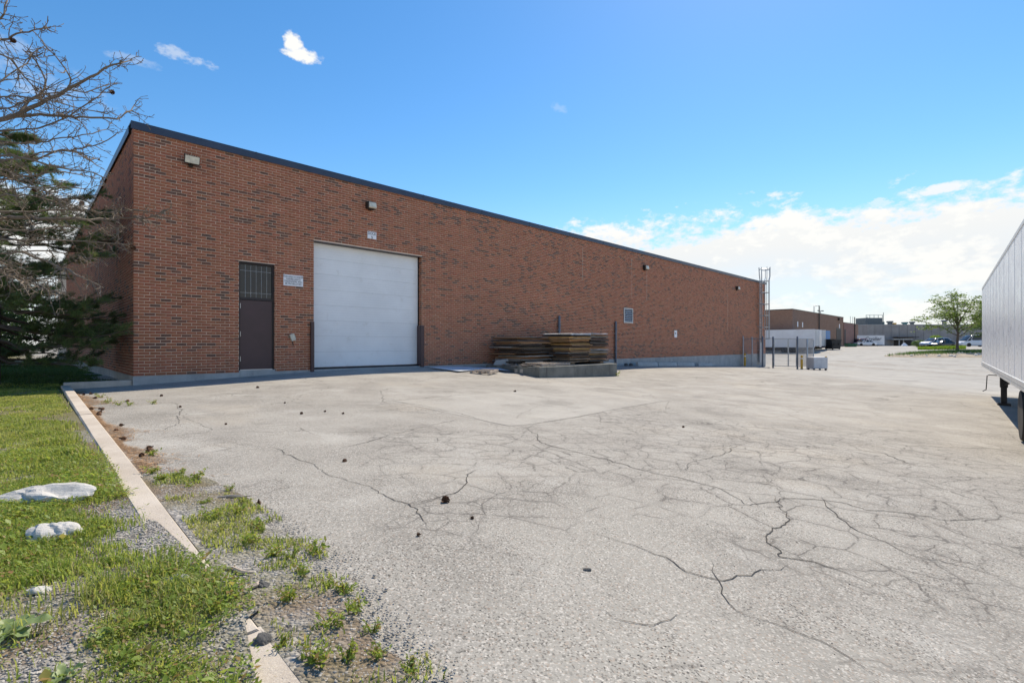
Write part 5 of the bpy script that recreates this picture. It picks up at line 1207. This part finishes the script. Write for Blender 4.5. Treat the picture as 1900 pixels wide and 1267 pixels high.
# ---- the bare dead pine in front, trunk just outside the frame
def bare_tree():
    global rng; rng = np.random.default_rng(19)
    bx, by = -8.9, 6.3; bz = float(vz(np.array([bx]), np.array([by]))[0]); t = thing('bare_tree', 'dead bare-branched pine reaching in from the left edge', 'tree', (bx, by, bz-.02), 0); O = np.array([bx, by, bz-.02])
    tr = MB(); tr.tube([(0, 0, -.2), (.05, 0, 2), (0, .05, 4.5), (.1, 0, 8)], [.17, .14, .1, .04], 10); tr.build('trunk', M['bark'], t, smooth=True)
    LB = [([(0, 228), (70, 195), (130, 165), (185, 131), (215, 116), (246, 112)], 6.8, .035), ([(20, 217), (80, 213), (150, 217), (215, 222), (238, 210), (250, 194)], 7.0, .016),
          ([(0, 76), (45, 60), (70, 56), (86, 50)], 6.4, .016), ([(-10, 50), (5, 30), (12, 0), (14, -20)], 6.3, .014), ([(0, 92), (22, 112), (48, 150), (75, 172), (95, 180)], 6.6, .013),
          ([(-10, 160), (30, 128), (60, 110), (80, 98)], 6.5, .012), ([(40, 205), (95, 150), (60, 105), (42, 92)], 6.7, .012), ([(110, 178), (150, 150), (110, 115), (80, 82)], 6.8, .009),
          ([(0, 407), (34, 403), (104, 405), (157, 408), (200, 407), (233, 404), (284, 402), (312, 388)], 7.2, .03), ([(0, 333), (36, 329), (106, 318), (150, 322), (178, 332)], 6.9, .018),
          ([(0, 285), (60, 298), (120, 313), (165, 318), (200, 332)], 6.6, .018), ([(0, 446), (80, 444), (160, 449), (240, 454)], 6.7, .014), ([(0, 495), (30, 508), (62, 522), (88, 536), (112, 546)], 6.2, .013),
          ([(40, 466), (90, 488), (135, 505), (165, 518), (192, 534)], 6.5, .013), ([(0, 262), (50, 268), (110, 258), (160, 250), (200, 240)], 7.1, .014), ([(0, 310), (60, 340), (110, 372), (150, 385)], 6.5, .013),
          ([(0, 365), (60, 362), (95, 370), (140, 392)], 6.4, .014), ([(0, 425), (60, 430), (120, 418), (180, 428), (230, 420)], 7.0, .014), ([(0, 470), (60, 462), (120, 470), (170, 480)], 6.8, .012),
          ([(0, 480), (20, 500), (40, 520), (44, 530)], 6.0, .011), ([(0, 245), (60, 240), (120, 222), (170, 190), (205, 160)], 7.3, .014), ([(0, 205), (40, 190), (100, 168), (160, 172), (218, 155)], 6.9, .012),
          ([(0, 180), (60, 178), (110, 190), (160, 205), (200, 212)], 6.7, .011), ([(0, 350), (50, 350), (110, 345), (170, 352)], 7.2, .012), ([(0, 390), (60, 395), (130, 385), (190, 395), (240, 390), (300, 396)], 7.4, .014),
          ([(0, 300), (70, 285), (130, 280), (185, 268), (215, 250)], 7.0, .012), ([(60, 300), (110, 275), (150, 285), (190, 300)], 7.4, .010)]
    coneS = []
    tw = MB()
    for li, (pp, d, r0) in enumerate(LB):
        pts = [np.array(P(px, py, d+.35*math.sin(i*1.3+li)))-O for i, (px, py) in enumerate(pp)]
        if pp[0][0] <= 5:
            z0 = pts[0][2]-.3; pts = [np.array([0, 0, max(z0, .8)]), (pts[0]+np.array([0, 0, z0]))*.5]+pts
        pts = np.array(pts); s = np.concatenate([[0], np.cumsum(np.linalg.norm(np.diff(pts, axis=0), axis=1))]); m = max(6, int(s[-1]/.16)); q = np.linspace(0, s[-1], m)
        path = np.stack([np.interp(q, s, pts[:, i]) for i in range(3)], -1)
        for _ in range(2): path[1:-1] = .25*path[:-2]+.5*path[1:-1]+.25*path[2:]
        path[1:-1] += rng.normal(0, .009, (m-2, 3)); b = MB(); b.tube(path, list(np.linspace(r0*1.4, .006, m)), 6); b.build('limb', M['twig'], t, smooth=True)
        n2 = int(s[-1]/(.14 if pp[-1][1] < 260 else .10))
        for k in range(n2):
            f = rng.uniform(.18, 1)*(m-1); i = min(int(f), m-2); p = path[i]+(path[i+1]-path[i])*(f-i); dv = unit((path[i+1]-path[i])[None])[0]
            sd_ = unit(np.cross(dv, rng.normal(size=3))[None])[0]; L = rng.uniform(.18, .75)*(1.1-.75*f/(m-1)); d2 = unit((dv*rng.uniform(.4, 1.0)+sd_*rng.uniform(.4, .9)+np.array([0, 0, rng.uniform(-.25, .2)]))[None])[0]
            seg = 5; c = [p]; cur = d2
            for g in range(seg): cur = unit((cur+rng.normal(0, .16, 3)+np.array([0, 0, .05 if g > 2 else -.03]))[None])[0]; c.append(c[-1]+cur*L/seg)
            tw.tube(c, list(np.linspace(.0068, .003, seg+1)), 3, cap=False)
            for h in range(rng.integers(3, 8)):
                j = rng.integers(1, seg+1); a = c[j]; d3 = unit((cur*.6+rng.normal(0, .7, 3))[None])[0]; l3 = rng.uniform(.025, .12); tw.tube([a, a+d3*l3*.5+rng.normal(0, .006, 3), a+d3*l3], [.0034, .0031, .0042], 3, cap=False)
            if rng.random() < .012: coneS.append(c[-1])
    tw.build('twigs', M['twig'], t, fix=False)
    return t, coneS
bare, coneS = bare_tree()
# ---- pine cones
def cone_mesh(open_=.9, k=0):
    b = MB(); rd = random.Random(k); Hc = .062; b.lathe([(.004, 0), (.010, .012), (.011, .03), (.006, .05), (.002, Hc)], 7)
    for i in range(46):
        z = .004+i*Hc*.94/46; a = i*2.39996; rr = .026*math.sin(min(1, (z/Hc)*1.15+.18)*math.pi)**.7*open_+.004; up = .006+.012*(z/Hc); w = .0085; ca, sa = math.cos(a), math.sin(a)
        b.add([(ca*.006-sa*w*.4, sa*.006+ca*w*.4, z), (ca*.006+sa*w*.4, sa*.006-ca*w*.4, z), (ca*rr+sa*w, sa*rr-ca*w, z+up*.6), (ca*rr*1.06, sa*rr*1.06, z+up), (ca*rr-sa*w, sa*rr+ca*w, z+up*.6)], [(0, 1, 2, 3, 4)])
        b.add([(ca*.006, sa*.006, z-.003), (ca*rr+sa*w, sa*rr-ca*w, z+up*.6-.003), (ca*rr-sa*w, sa*rr+ca*w, z+up*.6-.003)], [(0, 1, 2)])
    me = bpy.data.meshes.new('pine_cone'); me.from_pydata(b.v, [], b.f); me.update(); me.materials.append(M['cone']); return me
cm = [cone_mesh(1.0, 1), cone_mesh(.75, 2), cone_mesh(1.15, 3)]
for k, c in enumerate(coneS[:14]): o = link('cone', cm[k % 3], bare); o.location = c; o.rotation_euler = (random.uniform(1.5, 3), random.uniform(0, 6), 0); o.scale = (1.1,)*3
UP = {(480, 938): 'pine cone standing upright at the edge of the weedy gravel', (830, 930): 'largest dark pine cone lying in the middle foreground', (879, 962): 'pine cone just right of and nearer than the largest one', (418, 788): 'lone pine cone between the kerb and the dock door shade',
      (773, 994): 'tiny dark pine cone nearest the camera', (641, 857): 'small pine cone on the dark stain in mid lot'}
for (px, py) in [(157, 733), (165, 732), (180.5, 739.5), (174, 760.5), (181.6, 759.7), (192.8, 761), (190, 765), (181, 770), (188, 771), (220.8, 791), (219, 800), (235, 817), (281.5, 840), (262.6, 847), (271, 834), (240.5, 745.5), (333.6, 756),
                 (418, 788), (480, 938), (830, 930), (879, 962), (773, 994), (530, 748), (639, 768), (605, 764), (641, 857), (958, 727), (476, 720), (1266, 793), (300, 735), (560, 768)]:
    x, y, z = G(px, py); o = link('pine_cone', cm[int(px) % 3]); s = .98 if (px, py) == (830, 930) else (.42 if py > 950 else (random.uniform(.55, .75) if px > 300 and py > 740 else random.uniform(.85, 1.15))); up = (px, py) == (480, 938)
    o.scale = (s,)*3; o.location = (x, y, z+(.004 if up else .019*s)); o.rotation_euler = (0, 0, 0) if up else (R(90)+random.uniform(-.2, .2), 0, random.uniform(0, 6))
    lab = UP.get((px, py)) or ('pine cone lying in the needle litter along the kerb' if px < 290 else 'small brown pine cone out on the open asphalt'); tag(o, lab, 'pine cone', 'pine cones by the kerb' if px < 290 else 'pine cones on the open lot')
# ---- verge: grass, weeds, gravel, rocks
def GV(px, py):
    d = 4.0
    for _ in range(50): z = float(vz(np.array([(px-950)/F*d]), np.array([d]))[0]); d += (F*(-z)/(py-HOR)-d)*.5
    x = (px-950)/F*d; return x, d, float(vz(np.array([x]), np.array([d]))[0])
def verge_stuff():
    r = np.random.default_rng(31)
    def pts(n, d0, d1, pw=1.0, right=0.0):
        d = d0+(d1-d0)*r.random(n)**pw; L = np.minimum(bound(d)+right, 5); lo = -1.045*d-.25; x = lo+(L-lo)*r.random(n); k = x < L-.005; return x[k], d[k]
    # grass
    x, d = pts(230000, 1.25, 13, 1.3); den = vnoise(x, d, 1.5, 4); fr = np.interp(d, [1.2, 2.0, 2.5, 4, 6, 13], [.86, .84, 1.0, .95, .95, 1.0]); lat = bound(d)-x
    keep = r.random(len(x)) < np.clip((den-(.66-.315*fr))*6, 0.04, 1)*fr*np.clip((lat-.07)/.4, .015, 1); x, d, den = x[keep], d[keep], den[keep]
    cl = vnoise(x, d, 6, 2); h = (.018+.06*cl**1.3+.03*(den-.5)+.10*np.clip(vnoise(x, d, 2.6, 2)-.58, 0, 1)*2)*r.uniform(.6, 1.35, len(x))*np.interp(d, [1, 3, 6, 13], [.8, 1.0, .75, .7]); h = np.maximum(h, .015); w = .0032+.0011*d
    z = vz(x, d); s1 = r.random(len(x)) < .86-.1*(d > 5)
    c = np.stack([x, d, z-.003], -1)
    tufts('verge_grass', c[s1], h[s1], w[s1], 'grass', 'rough sunlit grass and thatch left of the kerb', lean=.9, seed=2)
    tufts('dry_grass', c[~s1], h[~s1]*.8, w[~s1]*.7, 'straw', 'dry straw-coloured grass mixed into the verge', lean=1.4, seed=5)
    # shaded lawn
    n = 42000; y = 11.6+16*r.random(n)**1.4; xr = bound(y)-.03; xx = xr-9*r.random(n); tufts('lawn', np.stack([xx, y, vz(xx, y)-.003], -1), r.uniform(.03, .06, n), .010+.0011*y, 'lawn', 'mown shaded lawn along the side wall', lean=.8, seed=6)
    # broad-leaved weeds
    x, d = pts(12000, 1.3, 5.0, 1.1); den = vnoise(x, d, 1.5, 4); k = r.random(len(x)) < np.clip((den-.44)*5, .02, 1); x, d = x[k], d[k]
    n = len(x); K = 7; az = r.uniform(0, 6.28, (n, K)); L = r.uniform(.008, .022, (n, K))*r.uniform(.6, 1.5, (n, 1))*np.where(r.random((n, 1)) < .07, 2.0, 1); el = r.uniform(.1, 1.0, (n, K)); base = np.stack([x, d, vz(x, d)], -1)[:, None]+np.stack([r.normal(0, .02, (n, K)), r.normal(0, .02, (n, K)), r.uniform(0, .045, (n, K))], -1)
    u = np.stack([np.cos(az)*np.cos(el), np.sin(az)*np.cos(el), np.sin(el)], -1); s = np.stack([-np.sin(az), np.cos(az), 0*az], -1); Lk = L[..., None]; up = np.array([0, 0, 1.])
    V = np.stack([base, base+u*Lk*.5+s*Lk*.28, base+u*Lk-up*Lk*.15, base+u*Lk*.5-s*Lk*.28], 2).reshape(-1, 3); i = np.arange(n*K)[:, None]*4
    o = link('verge_weeds', np_mesh('verge_weeds', V, np.concatenate([i+np.array([[0, 1, 2]]), i+np.array([[0, 2, 3]])], 0), M['weed'])); tag(o, 'small broad-leaved weeds among the verge grass', kind='stuff')
    # gravel
    def stones(x, y, z, sz):
        n = len(x); oc = np.array([[1, 0, 0], [0, 1, 0], [-1, 0, 0], [0, -1, 0], [0, 0, 1.], [0, 0, -.6]]); V = oc[None]*(1+r.normal(0, .28, (n, 6, 1)))*sz[:, None, None]*np.array([1, .85, .62]); a = r.uniform(0, 6.28, n); cs, sn = np.cos(a)[:, None], np.sin(a)[:, None]
        V = np.stack([V[..., 0]*cs-V[..., 1]*sn, V[..., 0]*sn+V[..., 1]*cs, V[..., 2]], -1)+np.stack([x, y, z+sz*.2], -1)[:, None]
        t = np.array([[0, 1, 4], [1, 2, 4], [2, 3, 4], [3, 0, 4], [1, 0, 5], [2, 1, 5], [3, 2, 5], [0, 3, 5]]); return V.reshape(-1, 3), (t[None]+np.arange(n)[:, None, None]*6).reshape(-1, 3)
    x, d = pts(20000, 1.2, 4.4, 1.3); den = vnoise(x, d, 1.5, 4); lat = bound(d)-x; k = r.random(len(x)) < np.clip(1.15-(den-.33)*4-lat*.15, .05, 1); x, d = x[k], d[k]; z = vz(x, d)
    n2 = 9000; d2 = 1.2+3.0*r.random(n2)**1.2; wmax = np.interp(d2, [1.2, 1.8, 2.5, 3.4, 4.2], [.26, .36, .46, .48, .18]); x2 = KX(d2)+.01+wmax*KDX*(r.random(n2)**1.2+np.abs(r.normal(0, .12, n2))); z2 = edge_z(x2, d2)+.008
    X, Y, Z = np.concatenate([x, x2]), np.concatenate([d, d2]), np.concatenate([z, z2]); V, Fc = stones(X, Y, Z, r.uniform(.003, .0075, len(X))*(1+.7*(r.random(len(X)) < .08)))
    o = link('gravel', np_mesh('gravel', V, Fc, M['gravel'])); tag(o, 'loose grey gravel along the kerb and verge', kind='stuff')
    # rough grass that has crept through the gravel edge
    n5 = 22000; d5 = 1.25+3.1*r.random(n5)**1.1; wm = np.interp(d5, [1.2, 1.8, 2.5, 3.4, 4.1, 4.4], [.26, .37, .47, .49, .3, .12]); x5 = KX(d5)+.015+wm*KDX*r.random(n5); k = r.random(n5) < np.clip((vnoise(x5, d5, 4.2, 3)-.47)*7, 0, 1)*np.interp(d5, [1.2, 2.4, 3, 4.4], [.35, .45, .95, 1]); x5, d5 = x5[k], d5[k]; z5 = edge_z(x5, d5)+.006; g5 = r.random(len(x5)) < .72
    c5 = np.stack([x5, d5, z5], -1); h5 = r.uniform(.012, .05, len(x5)); tufts('edge_grass', c5[g5], h5[g5], np.full(g5.sum(), .0065), 'grass', 'green grass creeping through the gravel edge right of the kerb', lean=1.0, seed=12); tufts('edge_straw', c5[~g5], h5[~g5]*.7, np.full((~g5).sum(), .005), 'straw', 'dry grass stalks in the gravel edge right of the kerb', lean=1.5, seed=13)
    # grit on the lot itself
    n3 = 2200; d3 = 1.6+9*r.random(n3)**1.6; x3 = KX(d3)+.3+r.random(n3)*10; V, Fc = stones(x3, d3, gzn(x3, d3), r.uniform(.002, .005, n3)); o = link('grit', np_mesh('grit', V, Fc, M['lump'])); tag(o, 'scattered dark grit on the asphalt', kind='stuff')
    # needle litter against the kerb
    n4 = 4500; d4 = 4.3+7.3*r.random(n4); pat = vnoise(d4, d4*0, 1.6, 3); l4 = np.abs(r.normal(0, .22, n4))*np.clip((pat-.25)*2.4, .1, 1.3); x4 = KX(d4)+.012+l4*KDX; a = r.uniform(0, 6.28, n4); c = np.stack([x4, d4, gzn(x4, d4)+.003+r.uniform(0, .012, n4)], -1); u = np.stack([np.cos(a), np.sin(a), r.normal(0, .08, n4)], -1); s = np.stack([-np.sin(a), np.cos(a), 0*a], -1)*.0035
    V = np.stack([c-u*.045-s, c-u*.045+s, c+u*.045+s*.6, c+u*.045-s*.6], 1).reshape(-1, 3); o = link('needle_litter', np_mesh('needle_litter', V, np.arange(n4*4).reshape(-1, 4), M['litter'])); tag(o, 'brown pine needle litter drifted against the kerb', kind='stuff')
verge_stuff()
# single weed clumps in the gravel edge and on the lot
def weed(label, x, y, z, s, n, seed, group='weeds in the gravel edge'):
    r = np.random.default_rng(seed); t = thing('weed_clump', label, 'weed', (x, y, z), 0, group); b = MB(); V = []; cen = []
    for k in range(7):
        a = r.uniform(0, 6.28); e = np.array([math.cos(a)*.07, math.sin(a)*.07, r.uniform(.03, .08)])*s; b.tube([(0, 0, -.01), tuple(e*.5+np.array([0, 0, .01*s])), tuple(e)], [.0022, .002, .001], 4)
        for q in range(n//7): f = r.uniform(.25, 1.05); cen.append(e*f+r.normal(0, .012*s, 3))
    b.build('stem', M['weed'], t); cen = np.abs(np.array(cen)*[0, 0, 1])+np.array(cen)*[1, 1, 0]; V, Fc = leaf_cloud(cen, r.uniform(.018, .04, len(cen))*s, .42, .3); link('leaves', np_mesh('leaves', V, Fc, M['weed']), t)
WP = [(535, 1112), (560, 1068), (606, 1090), (640, 1105), (662, 1138), (690, 1175), (520, 1205), (575, 1235), (640, 1232), (702, 1222), (765, 1250), (440, 955), (482, 985), (352, 905), (300, 892), (395, 965), (590, 1028), (465, 1010), (380, 935), (425, 912), (330, 885), (500, 1035), (410, 990), (455, 935), (540, 1040), (610, 1165), (280, 880), (365, 890)]
od = [ordinal(k+1) for k in range(60)]
for k, (px, py) in enumerate(sorted(WP, key=lambda q: -q[1])):
    x, y, z = G(px, py); weed(f'green weed clump in the gravel edge, {od[k]} from the bottom of the picture', x, y, float(edge_z(np.array([x]), np.array([y]))[0])+.008, random.uniform(.5, .95), 110, 100+k)
for k, (px, py, lab, s) in enumerate([(187, 738, 'pale weed sprouting by the far end of the kerb', 1.3), (199, 748, 'second weed out from the far end of the kerb', 1.3), (220, 752, 'third weed out from the far end of the kerb', 1.1), (239, 753, 'weed beside a pine cone near the far kerb', 1.1), (282, 750, 'lone weed in a crack before the dock shade', 1.1), (1143, 697.5, 'small weed on the asphalt right of the concrete slab', 2.6), (277, 846, 'low weed in the needle litter by the kerb', 1.0)]):
    x, y, z = G(px, py); weed(lab, x, y, z, s, 60, 300+k, 'weeds growing through the lot')
# rocks
def rock(label, px, py, rad, mat, seed, name='rock', lift=.25, sub=4, gv=True, rz=0):
    x, y, z = (GV if gv else G)(px, py); me = stone(sub, rad, 1, seed, .55); me.materials.append(M[mat]); o = link(name, me); o.location = (x, y, z+rad[2]*lift); o.rotation_euler = (0, 0, rz); tag(o, label, 'rock'); return o
rock('large flat white rock in the grass left of the kerb', 86, 930, (.25, .13, .085), 'rock', 5, rz=.25); rock('small white rock fragment beside the large flat one', 145, 920, (.055, .04, .04), 'rock', 6)
rock('rounded white rock nearer the camera in the grass', 108, 1000, (.135, .09, .085), 'rock', 9); rock('small half-buried pale stone at the left edge', 72, 1098, (.045, .03, .02), 'rock', 12)
rock('flat grey stone in the verge gravel', 328, 1078, (.055, .035, .022), 'foundation', 14); rock('black asphalt lump on the buried kerb', 486, 1090, (.035, .025, .022), 'lump', 15, gv=False); rock('black asphalt lump where the kerb emerges again', 487, 1192, (.034, .028, .026), 'lump', 17, gv=False)
rock('small black lump right of the emerging kerb', 537, 1166, (.016, .014, .014), 'lump', 18, gv=False); rock('flat black asphalt fragment lying alone in the foreground', 1090, 1058, (.022, .014, .010), 'lump', 19, gv=False)
for lab, px, py, l, rz in (('white splinter of wood at the edge of the weeds', 435, 926, .12, .1), ('pale bent stick on the gravel by the kerb', 438, 1066, .10, -.3), ('short pale stick beside the black lump', 466, 1098, .06, 1.3)):
    x, y, z = G(px, py); b = MB(); b.tube([(-l, 0, .012), (-l*.3, .01, .016), (l*.4, -.008, .015), (l, .012, .012)], [.006, .011, .01, .004], 6); o = b.build('stick', M['pallet']); o.location = (x, y, z+.008); o.rotation_euler = (0, 0, rz); tag(o, lab, 'stick')
# burdock at the lower left corner
def big_leaf(L, Wd, curl, seed):
    r = np.random.default_rng(seed); n, m = 9, 5; V = []
    for i in range(n):
        f = i/(n-1); w = Wd*math.sin(math.pi*min(f*.92+.08, 1))**.8
        for j in range(m): g = j/(m-1)-.5; V.append((f*L*math.cos(curl*f), g*w*2*.5+r.normal(0, .0015), L*f*.45-curl*L*f*f*.55+abs(g)*w*.35+.006*math.sin(f*14+j)))
    return V, [(i*m+j, i*m+j+1, (i+1)*m+j+1, (i+1)*m+j) for i in range(n-1) for j in range(m-1)]
def leafy_plant(label, px, py, specs, k0):
    x, y, z = GV(px, py); t = thing('broadleaf_plant', label, 'plant', (x, y, z), 0)
    for k, (az, L, Wd, curl) in enumerate(specs):
        V, Fc = big_leaf(L, Wd, curl, k0+k); b = MB(); b.add(V, Fc); o = b.build('leaf', M['burdock'], t, smooth=True, fix=False); o.rotation_euler = (0, 0, az); o.location = (0, 0, .008)
    b = MB(); b.tube([(0, 0, -.02), (.005, 0, .02)], [.008, .006], 6); b.build('crown_stem', M['weed'], t)
leafy_plant('large-leaved burdock at the lower left corner', 4, 1185, [(.5, .17, .075, .5), (-.15, .15, .06, .7), (1.3, .12, .06, .4), (-.9, .17, .035, .8), (2.3, .12, .06, .5), (-2, .11, .05, .6)], 40)
leafy_plant('small broad-leaved plant at the bottom edge right of the burdock', 112, 1262, [(.9, .07, .03, .4), (.1, .06, .026, .6), (2.2, .07, .03, .4), (-1.2, .06, .026, .6), (3.3, .05, .025, .4)], 60)
leafy_plant('single flat dock plant between burdock and buried kerb', 185, 1185, [(.6, .055, .022, .5), (1.9, .05, .02, .4), (3.4, .06, .022, .6), (-.8, .05, .02, .4)], 70)
